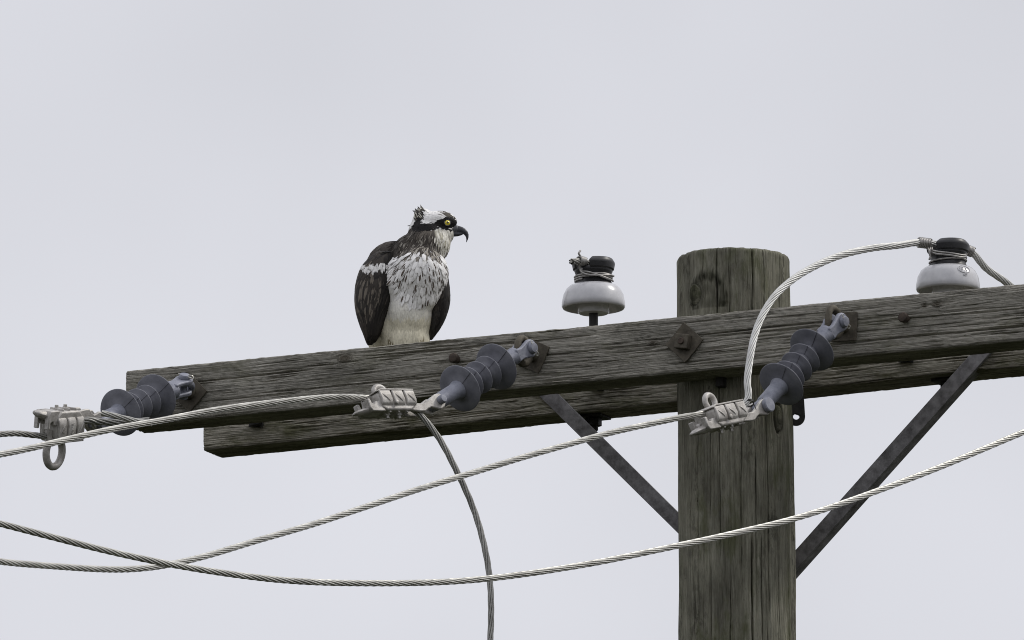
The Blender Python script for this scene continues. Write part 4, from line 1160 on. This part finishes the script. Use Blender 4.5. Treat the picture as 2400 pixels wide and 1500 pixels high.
def pattern(px, py, d):
    n = len(px)
    c = np.tile(np.array(CREAM), (n, 1)); kind = np.full(n, 4)          # 4 belly
    br = (px < 934 + (py - 640) * 0.0) & (d < 6) & (py < 720)
    c[br] = BROWN; kind[br] = 5                                           # mantle
    back = (d < -22) & (py < 760)
    c[back] = BROWN; kind[back] = 5
    b = (px < 972) & (py < 612); c[b] = BROWN; kind[b] = 5
    b = (px > 985) & (py < 690) & (d > -16); c[b] = WHITE; kind[b] = 3
    b = poly_in(px, py, BIB) & (d > -12); c[b] = WHITE; kind[b] = 3
    b = poly_in(px, py, NECK); c[b] = (0.12, 0.105, 0.088); kind[b] = 2
    head = (py < 560) & (px > 962 + (py - 540) * 0.4) & (py < 552 - (1040 - px) * 0.10)
    hd = head & (kind != 2)
    c[hd] = WHITE; kind[hd] = 1
    b = poly_in(px, py, CHEEK); c[b] = (0.76, 0.735, 0.65); kind[b] = 6
    b = poly_in(px, py, CREST); c[b] = (0.13, 0.115, 0.095); kind[b] = 7
    b = poly_in(px, py, BROW); c[b] = (0.10, 0.09, 0.075); kind[b] = 1
    b = poly_in(px, py, STRIPE); c[b] = BLACK; kind[b] = 0
    return c, kind

def set_attr(me, c, fuv=None):
    a = me.attributes.new('col', 'FLOAT_COLOR', 'POINT')
    a.data.foreach_set('color', np.concatenate([c, np.ones((len(c), 1))], 1).astype(np.float32).reshape(-1))
    a = me.attributes.new('fuv', 'FLOAT_VECTOR', 'POINT')
    if fuv is None: fuv = np.tile(np.array([0.0, 0.5, 0.0]), (len(c), 1))
    a.data.foreach_set('vector', fuv.astype(np.float32).reshape(-1))

def verts(me):
    v = np.zeros(len(me.vertices) * 3); me.vertices.foreach_get('co', v); return v.reshape(-1, 3)

bv = verts(body_me)
bc_, bk_ = pattern(*lcoords(bv))
set_attr(body_me, bc_)
link('body', body_me, M['feather'], osprey, angle=180)

def surface_samples(me, n, seed):
    r = np.random.default_rng(seed)
    me.calc_loop_triangles()
    T = np.zeros(len(me.loop_triangles) * 3, np.int32); me.loop_triangles.foreach_get('vertices', T); T = T.reshape(-1, 3)
    v = verts(me); a, b, c = v[T[:, 0]], v[T[:, 1]], v[T[:, 2]]
    nn = np.cross(b - a, c - a); ar = np.linalg.norm(nn, axis=1)
    k = r.choice(len(T), n, p=ar / ar.sum())
    u1, u2 = np.sqrt(r.random(n)), r.random(n)
    P = a[k] * (1 - u1)[:, None] + b[k] * (u1 * (1 - u2))[:, None] + c[k] * (u1 * u2)[:, None]
    return P, nn[k] / (ar[k][:, None] + 1e-12)

FE_V, FE_F, FE_C, FE_U = [], [], [], []
def feathers(P, N, T, L_, Wd, lift, C, mark, out=None, tree=None, hug=1.0):
    """one small vane for each root point P with normal N and flow T"""
    T = T - N * (T * N).sum(1)[:, None]; T /= np.linalg.norm(T, axis=1)[:, None] + 1e-9
    S = np.cross(N, T)
    prof = ((0.0, 0.35, 0.0), (0.30, 0.92, 0.55), (0.62, 1.0, 0.85), (0.86, 0.72, 1.0), (1.0, 0.10, 1.02))
    rows = []
    cols = []
    us = []
    for (u, wd, h) in prof:
        mid = P + T * (L_ * u)[:, None] + N * (lift * h + 0.0006)[:, None] 
        Nr = N
        if tree is not None and u > 0:
            Nr = N.copy()
            flat_ = P + T * (L_ * u)[:, None]
            for i in range(len(P)):
                q_, n_, _, _ = tree.find_nearest(flat_[i])
                if q_ is None: continue
                n_ = np.array(n_)
                if n_ @ N[i] < 0: n_ = -n_
                sn = np.array(q_) + n_ * (lift[i] * h + 0.0006)
                mid[i] = mid[i] * (1 - hug) + sn * hug
                Nr[i] = N[i] * (1 - hug) + n_ * hug
        for sgn in (-1, 0, 1):
            rows.append(mid + S * (Wd * 0.5 * wd * sgn)[:, None] - Nr * (Wd * 0.10 * abs(sgn))[:, None])
            us.append(np.stack([np.full(len(P), u), np.full(len(P), sgn * wd), mark], 1))
            cols.append(C)
    V = np.stack(rows, 1); Cc = np.stack(cols, 1); Uu = np.stack(us, 1)       # n, 15, 3
    n = len(P)
    f = []
    for r_ in range(4):
        for k in range(2):
            a = r_ * 3 + k
            f.append((a, a + 1, a + 4, a + 3))
    f = np.array(f)
    dst = out if out is not None else (FE_V, FE_F, FE_C, FE_U)
    base = sum(len(q) for q in dst[0])
    dst[0].append(V.reshape(-1, 3)); dst[2].append(Cc.reshape(-1, 3)); dst[3].append(Uu.reshape(-1, 3))
    dst[1].append((base + (np.arange(n) * 15)[:, None, None] + f[None]).reshape(-1, 4))

from mathutils.bvhtree import BVHTree
def tree_of(me):
    return BVHTree.FromPolygons([tuple(q) for q in verts(me)], [tuple(p_.vertices) for p_ in me.polygons])
body_tree = tree_of(body_me)

def vane_mesh(name, dst, parent, kind=None):
    V, F, C, U_ = (np.concatenate(q) for q in dst)
    me = bpy.data.meshes.new(name)
    me.vertices.add(len(V)); me.vertices.foreach_set('co', V.reshape(-1))
    me.loops.add(F.size); me.polygons.add(len(F))
    me.loops.foreach_set('vertex_index', F.reshape(-1).astype(np.int32))
    me.polygons.foreach_set('loop_start', (np.arange(len(F)) * 4).astype(np.int32))
    me.update(calc_edges=True)
    set_attr(me, C, U_)
    o = link(name, me, M['feather'], parent, angle=180)
    if kind: o['kind'] = kind
    return o

nR, nF, nZ = np.array(RIGHT), np.array(FLAT), np.array([0, 0, 1.0])
def flow_dir(right, down, back):
    return nR * right - nZ * down + nF * back

P, Nn = surface_samples(body_me, 15000, 5)
px, py, d = lcoords(P)
jt = np.where(py < 545, 1.0, 4.5)
C, K = pattern(px + rng.normal(0, 1, len(px)) * jt * 0.7, py + rng.normal(0, 1, len(px)) * jt, d)
keep = (py < 815) & ~((np.hypot(px - 1048.5, py - 522.5) < 9.5) & (np.abs(d) > 8))
P, Nn, px, py, d, C, K = (q[keep] for q in (P, Nn, px, py, d, C, K))
nf = len(P)
fl = np.zeros((nf, 3)); Lf = np.zeros(nf); Wf = np.zeros(nf); lf = np.zeros(nf); mk = np.zeros(nf)
rnd = rng.random((nf, 6))
def per(k, right, down, back, L_, w, lift, jit=0.25):
    m = K == k
    fl[m] = np.array(flow_dir(right, down, back))[None] + (rng.random((m.sum(), 3)) - 0.5) * jit
    Lf[m] = L_ * (0.7 + 0.6 * rnd[m, 0]); Wf[m] = w * (0.75 + 0.5 * rnd[m, 1]); lf[m] = lift * (0.5 + rnd[m, 2])
per(0, -0.95, 0.25, 0.1, 0.0085, 0.0035, 0.0003)
per(1, -0.97, -0.05, 0.0, 0.0090, 0.0040, 0.0002, 0.12)
per(2, -0.25, 0.95, 0.1, 0.0200, 0.0030, 0.0014, 0.40)
per(6, -0.10, 1.0, 0.0, 0.0150, 0.0026, 0.0010, 0.30)
per(7, -0.55, -0.75, 0.1, 0.0120, 0.0022, 0.0008, 0.30)
per(4, 0.0, 1.0, 0.0, 0.0170, 0.0060, 0.0006, 0.3)
per(5, -0.35, 0.95, 0.15, 0.0260, 0.0080, 0.0006, 0.2)
per(3, 0.0, 1.0, 0.0, 0.0220, 0.0066, 0.0012, 0.2)
m3 = K == 3                                         # breast feathers fan out from the throat
fx = (px[m3] - 992) / 60.0; fy = np.maximum((py[m3] - 560) / 90.0, 0.35)
fl[m3] = nR[None] * (fx / fy * 0.8)[:, None] - nZ[None] + (rng.random((m3.sum(), 3)) - 0.5) * 0.25
# colour of single vanes
bright = np.where(K == 1, 0.96 + 0.08 * rnd[:, 3], 0.88 + 0.24 * rnd[:, 3])
C = C * bright[:, None]
m = (K == 2); mix_ = rnd[:, 4] < np.where(py > 562, 0.36, 0.18); C[m & mix_] = np.array((0.36, 0.335, 0.29)); mix_ = rnd[:, 4] > 0.55; C[m & mix_] = np.array((0.055, 0.047, 0.040)); Wf[m & (rnd[:, 4] < 0.22)] *= 0.6; C[m & (px < 985) & (py < 575) & (rnd[:, 3] < 0.6)] = np.array((0.06, 0.052, 0.044))
m = (K == 7); C[m & (rnd[:, 4] < 0.22 + 0.3 * (py > 504))] = np.array((0.60, 0.58, 0.50)); C[m & (rnd[:, 4] > 0.55)] = np.array((0.03, 0.027, 0.024))
m = (K == 6); C[m & (rnd[:, 4] < 0.05)] = np.array((0.25, 0.22, 0.17)); C[m & (rnd[:, 4] > 0.80)] = np.array((0.50, 0.47, 0.37))
m = (K == 1) & (px > 1036) & (py < 506); C[m & (rnd[:, 4] < 0.5)] = np.array((0.09, 0.08, 0.07))
m = (K == 5); C[m & (rnd[:, 4] < 0.12)] = np.array(PALEBR) * 0.6
m = (K == 3) & (py < 605) & (rnd[:, 4] < 0.35); C[m] = np.array((0.26, 0.235, 0.20))
# brown drops on the breast
pm = np.where(py > 612, 0.16, 0.05) + 0.16 * (px < 945) + 0.12 * (px > 1020)
pm = pm * np.where(py > 676, 0.35, 1.0)
mk[K == 3] = ((rnd[:, 5] < pm)[K == 3]) * 0.92
m = K == 4; C[m] *= (0.92 + 0.16 * pnoise(px[m] / 22, py[m] / 18, 3))[:, None]
wb = (K == 4); tw_ = (np.clip((728 - py) / 45, 0, 1) * 0.8)[:, None]; C[wb] = (C * (1 - tw_) + np.array(WHITE)[None] * tw_)[wb]
buff = (K == 4) & (py > 735); C[buff] = C[buff] * np.array([0.93, 0.90, 0.80])
leg = (K == 4) & (py > 783) & (((np.abs(px - 915) < 8)) | (np.abs(px - 986) < 8)) & (rnd[:, 4] < 0.6); C[leg] = np.array((0.20, 0.17, 0.10))
feathers(P, Nn, fl, Lf, Wf, lf, C, mk, tree=body_tree, hug=0.9)

# second, larger layer on the breast: long drops with the shaggy lower edge
P, Nn = surface_samples(body_me, 9000, 9)
px, py, d = lcoords(P); C, K = pattern(px, py, d)
keep = (K == 3) & (rng.random(len(P)) < 0.24) & (d > 0)
P, Nn, px, py = P[keep], Nn[keep], px[keep], py[keep]
n3 = len(P); r3 = rng.random((n3, 5))
fx = (px - 992) / 60.0; fy = np.maximum((py - 560) / 90.0, 0.35)
T3_ = nR[None] * (fx / fy * 0.8)[:, None] - nZ[None] + (r3[:, :3] - 0.5) * 0.25
feathers(P, Nn, T3_, 0.022 + 0.012 * r3[:, 0], 0.0058 + 0.003 * r3[:, 1], 0.0016 + 0.003 * r3[:, 2], np.array(WHITE)[None] * (0.9 + 0.2 * r3[:, 3])[:, None],
         (r3[:, 4] < np.where(py > 676, 0.12, np.where(py > 605, 0.34, 0.10))) * 0.95, tree=body_tree, hug=0.75)
# crest spikes and nape tufts
cr = []
for k in range(40):
    a = rng.random()
    q = bp(981 + 15 * a + rng.normal(0, 1.5), 504 + 9 * rng.random() - 11 * a, 6 * rng.normal())
    cr.append((np.array(q), flow_dir(-0.60 + 0.14 * rng.normal(), -0.85 + 0.16 * rng.normal(), 0.1 * rng.normal())))
for k in range(36):
    a = rng.random()
    q = bp(974 + 5 * rng.random() - 9 * a, 516 + 36 * a, 5 * rng.normal() - 4)
    cr.append((np.array(q), flow_dir(-0.45 + 0.2 * rng.normal(), 0.8 + 0.3 * rng.normal(), 0.2 * rng.normal())))
Pc = np.array([q[0] for q in cr]); Tc = np.array([q[1] for q in cr]); nc = len(cr); rc_ = rng.random((nc, 4))
cc = np.where((rc_[:, :1] < 0.35), np.array([[0.5, 0.48, 0.42]]), np.array([[0.04, 0.036, 0.032]]))
feathers(Pc, np.tile(-nF, (nc, 1)), Tc, 0.010 + 0.009 * rc_[:, 1], 0.0014 + 0.0012 * rc_[:, 2], 0.0005 + 0 * rc_[:, 1], cc, np.zeros(nc))
vane_mesh('plumage', (FE_V, FE_F, FE_C, FE_U), osprey, 'stuff')

# ---- folded wings
def wing_shell(name, rows, dmid, thick, skew):
    """rows: (py, left px, right px, depth radius mm) from shoulder to tip"""
    n = 40; V = []
    ys = np.array([r[0] for r in rows], float)
    yy = np.linspace(ys[0], ys[-1], 46)
    Lx = np.interp(yy, ys, [r[1] for r in rows]); Rx = np.interp(yy, ys, [r[2] for r in rows]); Dr = np.interp(yy, ys, [r[3] for r in rows])
    for k in range(3):
        Lx[1:-1] = (Lx[:-2] + 2 * Lx[1:-1] + Lx[2:]) / 4; Rx[1:-1] = (Rx[:-2] + 2 * Rx[1:-1] + Rx[2:]) / 4
    for y, l, r, dr in zip(yy, Lx, Rx, Dr):
        ring = []
        for k in range(n):
            a = 2 * math.pi * k / n
            x = (l + r) / 2 + (r - l) / 2 * math.cos(a)
            ring.append(bp(x, y, dmid + dr * math.sin(a) + skew * math.cos(a)))
        V.append([tuple(q) for q in ring])
    return grid_mesh(name, np.array(V), True, [])

def wing(rows, dmid, skew, label, flow, seed, nfeat, pale):
    me = wing_shell('wing', rows, dmid, 0, skew)
    v = verts(me); c = np.tile(np.array(DARK), (len(v), 1))
    set_attr(me, c)
    w = link('wing', me, M['feather'], osprey, angle=180)
    if label: w['label'] = label
    dst = ([], [], [], [])
    P, Nn = surface_samples(me, nfeat, seed)
    px, py, d = lcoords(P)
    cen = bp(np.mean([r[1] + r[2] for r in rows]) / 2, rows[len(rows) // 2][0], dmid)
    flip = ((P - np.array(cen)[None]) * Nn).sum(1) < 0
    Nn[flip] *= -1
    y0, y1 = rows[0][0], rows[-1][0]
    f = (py - y0) / (y1 - y0)
    r = np.random.default_rng(seed + 1).random((len(P), 5))
    ok = f < 0.86
    P, Nn, px, py, d, f, r = (q[ok] for q in (P, Nn, px, py, d, f, r))
    rowsx = np.interp(py, [q[0] for q in rows], [q[1] for q in rows]); rowsr = np.interp(py, [q[0] for q in rows], [q[2] for q in rows])
    across = (px - rowsx) / (rowsr - rowsx + 1e-6)
    ym = [(rows[i][0] + rows[i + 1][0]) / 2 for i in range(len(rows) - 1)]
    look = np.minimum(py + 12, y1)
    sl = np.interp(look, ym, np.diff([q[1] for q in rows]) / np.diff([q[0] for q in rows])); sr = np.interp(look, ym, np.diff([q[2] for q in rows]) / np.diff([q[0] for q in rows]))
    ac = np.clip(across, 0, 1); slope = np.clip(sl * (1 - ac) + sr * ac, -0.9, 0.9)
    T = nR[None] * (slope * 1.0 + flow)[:, None] - nZ[None] + (r[:, :3] - 0.5) * 0.08
    L_ = np.where(f < 0.30, 0.024, np.where(f < 0.5, 0.042, 0.036)) * (0.75 + 0.5 * r[:, 0])
    L_ = np.minimum(L_, (1.0 - f) * (y1 - y0) / PXM)
    W_ = np.where(f < 0.35, 0.0085, 0.0065) * (0.8 + 0.4 * r[:, 1]) * np.clip(1.7 - f * 1.2, 0.4, 1)
    base = np.where((r[:, 3] < 0.5)[:, None], np.array(BROWN)[None], np.array(DARK)[None])
    lightf = (r[:, 4] < pale * np.clip(1.2 - across * 1.5, 0.05, 1) * np.clip(1.5 - abs(f - 0.42) * 4, 0.15, 1))
    W_[lightf] *= 0.55; L_[lightf] *= 0.9
    base[lightf] = np.array((0.125, 0.108, 0.088)) * (0.7 + 0.7 * r[lightf, 2])[:, None]
    base[across > 0.62] *= 0.45                       # vanes darkened over the right-hand part of each wing
    feathers(P, Nn, T, L_, W_, 0.0004 + 0.0006 * r[:, 2], base, np.zeros(len(P)), dst, tree=tree_of(me), hug=1.0)
    # primaries running down to the tip
    tr_ = tree_of(me)
    for k in range(9):
        t = k / 8
        y = y0 + (y1 - y0) * (0.42 + 0.05 * t)
        l, rr_ = np.interp(y, [q[0] for q in rows], [q[1] for q in rows]), np.interp(y, [q[0] for q in rows], [q[2] for q in rows])
        a = math.radians(150 - 120 * t)
        p0 = np.array(bp((l + rr_) / 2 + (rr_ - l) / 2 * math.cos(a) * 0.96, y, dmid + np.interp(y, [q[0] for q in rows], [q[3] for q in rows]) * math.sin(a)))
        tip = np.array(bp(rows[-1][1] * (1 - t) + rows[-1][2] * t, rows[-1][0] + 3 - 8 * abs(t - 0.3), dmid + 8))
        n0 = -nF * math.sin(a) + nR * math.cos(a)
        tt = tip - p0; ln = np.linalg.norm(tt)
        cF = np.array(DARK) * (0.8 + 0.5 * rng.random()) if t > 0.3 else np.array(BROWN) * 1.2
        feathers(p0[None], n0[None], (tt / ln)[None], np.array([ln]), np.array([0.0090]), np.array([0.0012]), cF[None], np.zeros(1), dst, tree=tr_, hug=1.0)
    fm = vane_mesh('wing_feathers', dst, w, 'stuff')
    return w, dst

LW = [(590, 885, 925, 22), (604, 866, 928, 34), (622, 849, 926, 40), (645, 839, 930, 42), (672, 833, 931, 44), (700, 831, 924, 42), (730, 834, 910, 38), (760, 843, 901, 30), (785, 853, 890, 20), (802, 859, 880, 10), (809, 861, 872, 4)]
RW = [(628, 1010, 1042, 16), (645, 1006, 1049, 26), (672, 1004, 1053, 32), (700, 1002, 1055, 34), (725, 1000, 1051, 32), (750, 1000, 1042, 26), (772, 1000, 1030, 18), (788, 1003, 1018, 9), (797, 1007, 1012, 3)]
wl, dst_l = wing(LW, 4, -6, 'brown folded wing with pale feather edges and a white shoulder bar', 0.0, 31, 2600, 0.40)
wr_, dst_r = wing(RW, -14, 6, 'blackish folded wing on the right of the belly', 0.0, 41, 900, 0.05)
# white shoulder bar
P, Nn = surface_samples(wl.data, 26000, 77)
px, py, d = lcoords(P)
mid_y = 622 + 3.0 * np.sin((px - 850) / 9.0) + (px - 880) * 0.04
ok = (px > 853) & (px < 926) & (np.abs(py - mid_y) < 3.6 + 2.2 * pnoise(px / 7, px * 0, 8) + 1.5 * np.exp(-((px - 866) / 10) ** 2)) & (d > 2)
P, px, d = P[ok][:170], px[ok][:170], d[ok][:170]
nb = len(P); rb = rng.random((nb, 6))
Nb = -nF[None] + nZ[None] * 0.2 - nR[None] * np.clip((890 - px) / 50, -0.1, 0.9)[:, None]
Nb = Nb / np.linalg.norm(Nb, axis=1)[:, None]
dB = ([], [], [], [])
feathers(P + Nb * 0.0006, Nb, nR[None] * (-0.30 + rb[:, 2:3] * 0.6) - nZ[None], 0.008 + 0.010 * rb[:, 3], 0.0030 + 0.002 * rb[:, 4], 0.0006 + 0.0006 * rb[:, 5], np.array(WHITE)[None] * (0.75 + 0.35 * rb[:, 1:2]), (rb[:, 3] < 0.06) * 0.8, dB, tree=tree_of(wl.data), hug=1.0)
vane_mesh('shoulder_bar', dB, wl, 'stuff')

# ---- tail, legs and feet behind the front beam
dT = ([], [], [], [])
for k in range(9):
    t = k / 8 - 0.5
    p0 = np.array(bp(886 + 10 * t, 790, -52 + 6 * t)); tip = np.array(bp(872 + 46 * t, 905, -62 - 8 * abs(t)))
    tt = tip - p0; ln = np.linalg.norm(tt)
    feathers(p0[None], (-nF + nR * t * 0.4)[None], (tt / ln)[None], np.array([ln]), np.array([0.022]), np.array([0.002 + 0.001 * (k % 2)]), (np.array(CREAM) * (0.5 if k % 3 else 0.8))[None], np.zeros(1), dT)
vane_mesh('tail', dT, osprey)
BT = back_top(bp(950, 860).x)
for px_ in (921, 985):
    hip = bp(px_, 800, 4)
    foot = Vector((hip.x, BACK_Y + ARM_D / 2 - 0.010, BT + 0.006))
    lg = MB().tube(spline([hip + Vector((0, 0, 0.02)), hip - Vector((0, 0, 0.012)), (hip + foot) / 2 + Vector((0, 0.01, 0)), foot + Vector((0, 0, 0.010)), foot], 0.004), 0.0072, 10)
    leg_o = lg.build('leg', M['foot'], osprey)
    for k, an in enumerate((-0.6, 0.0, 0.6, 3.1)):
        dv = Vector((math.sin(an), -math.cos(an), 0))
        tp = [foot, foot + dv * 0.016 + Z * 0.004, foot + dv * 0.032 + Z * 0.002, foot + dv * 0.044 + Z * -0.001]
        MB().tube(spline(tp, 0.003), 0.0052, 8).build('toe', M['foot'], leg_o)
        cl = spline([tp[-1], tp[-1] + dv * 0.010 + Z * 0.003, tp[-1] + dv * 0.018 - Z * 0.005], 0.003)
        MB().tube(cl, [0.0038 * (1 - i / (len(cl))) + 0.0003 for i in range(len(cl))], 8).build('talon', M['claw'], leg_o)

# ---- beak
def beak(name, secs, mat):
    n = 20; V = []
    C_ = [np.array(bp(x, y, d)) for x, y, h, w, d in secs]
    for i, (x, y, h, w, d) in enumerate(secs):
        a_, b_ = C_[max(0, i - 1)], C_[min(len(secs) - 1, i + 1)]
        t = (b_ - a_) / np.linalg.norm(b_ - a_)
        sd = -nF - t * (-nF @ t); sd /= np.linalg.norm(sd); up_ = np.cross(t, sd)
        if up_ @ (nZ + nR * 0.8) < 0: up_ = -up_
        V.append([C_[i] + up_ * h / 1133 * math.sin(2 * math.pi * k / n) + sd * w / 1133 * math.cos(2 * math.pi * k / n) for k in range(n)])
    me = grid_mesh(name, np.array(V), True, [])
    return link(name, me, mat, osprey, angle=180)
up_b = [(1056, 538, 10, 9.5, 3), (1066, 537.5, 10, 9, 3), (1074, 538, 9.2, 7.6, 3), (1081, 539.3, 8.3, 6.2, 3), (1087, 542, 7.2, 5.0, 3), (1091.5, 546, 5.9, 4.0, 3), (1094.2, 551, 4.6, 3.2, 3), (1095.2, 556, 3.2, 2.3, 3), (1094.8, 561, 2.0, 1.6, 3), (1093.6, 565.5, 1.0, 0.9, 3), (1092.8, 568, 0.3, 0.3, 3)]
beak('upper_beak', up_b, M['beak'])
beak('lower_beak', [(1054, 548, 6.5, 8, 3), (1064, 548.5, 6.4, 7.4, 3), (1072, 548.6, 5.6, 6.0, 3), (1080, 547.6, 4.4, 4.4, 3), (1086, 546.5, 2.4, 2.4, 3)], M['beak'])
beak('cere', [(1060, 538, 9.6, 9.2, 3), (1065, 537.7, 10.6, 9.6, 3), (1071, 537.6, 9.9, 8.7, 3), (1073.5, 538, 9.0, 7.4, 3)], M['cere'])

# ---- eyes
def eye_at(px_, py_, sgn):
    hd = bp(1046, 523, 2)
    want = bp(px_, py_, 2)
    # push out to the side of the face
    best = None
    dgs = np.linspace(-10, 40, 101)
    o_ = bp(px_, py_, 120 * sgn); hit = body_tree.ray_cast(o_, (want - o_).normalized())
    q = hit[0] if hit[0] else want
    nrm = (-FLAT * sgn + RIGHT * 0.16 + Z * 0.02).normalized()
    c = Vector(q) - nrm * 0.0012
    m = frame(c, nrm, Z)
    r = 0.0062
    e = MB().lathe(m, [(r * math.sin(a), r * math.cos(a)) for a in np.linspace(-1.2, 1.54, 16)], 28).build('eye', M['iris'], osprey, angle=180)
    pr = [(0.0, 0.0023)] + [((r + 0.00025) * math.sin(a), (r + 0.00025) * math.cos(a)) for a in np.linspace(math.acos(0.0023 / r), 1.56, 8)]
    MB().lathe(m, pr, 22).build('pupil', M['pupil'], e, angle=180)
    rim = [m @ Vector((0.0016, 0.0066 * math.cos(a), 0.0063 * math.sin(a))) for a in np.linspace(0, 2 * math.pi, 28, endpoint=False)]
    MB().tube(rim, 0.0012, 8, closed=True).build('eyelid', M['pupil'], e)
eye_at(1048.5, 522.5, 1)
eye_at(1048.5, 522.5, -1)
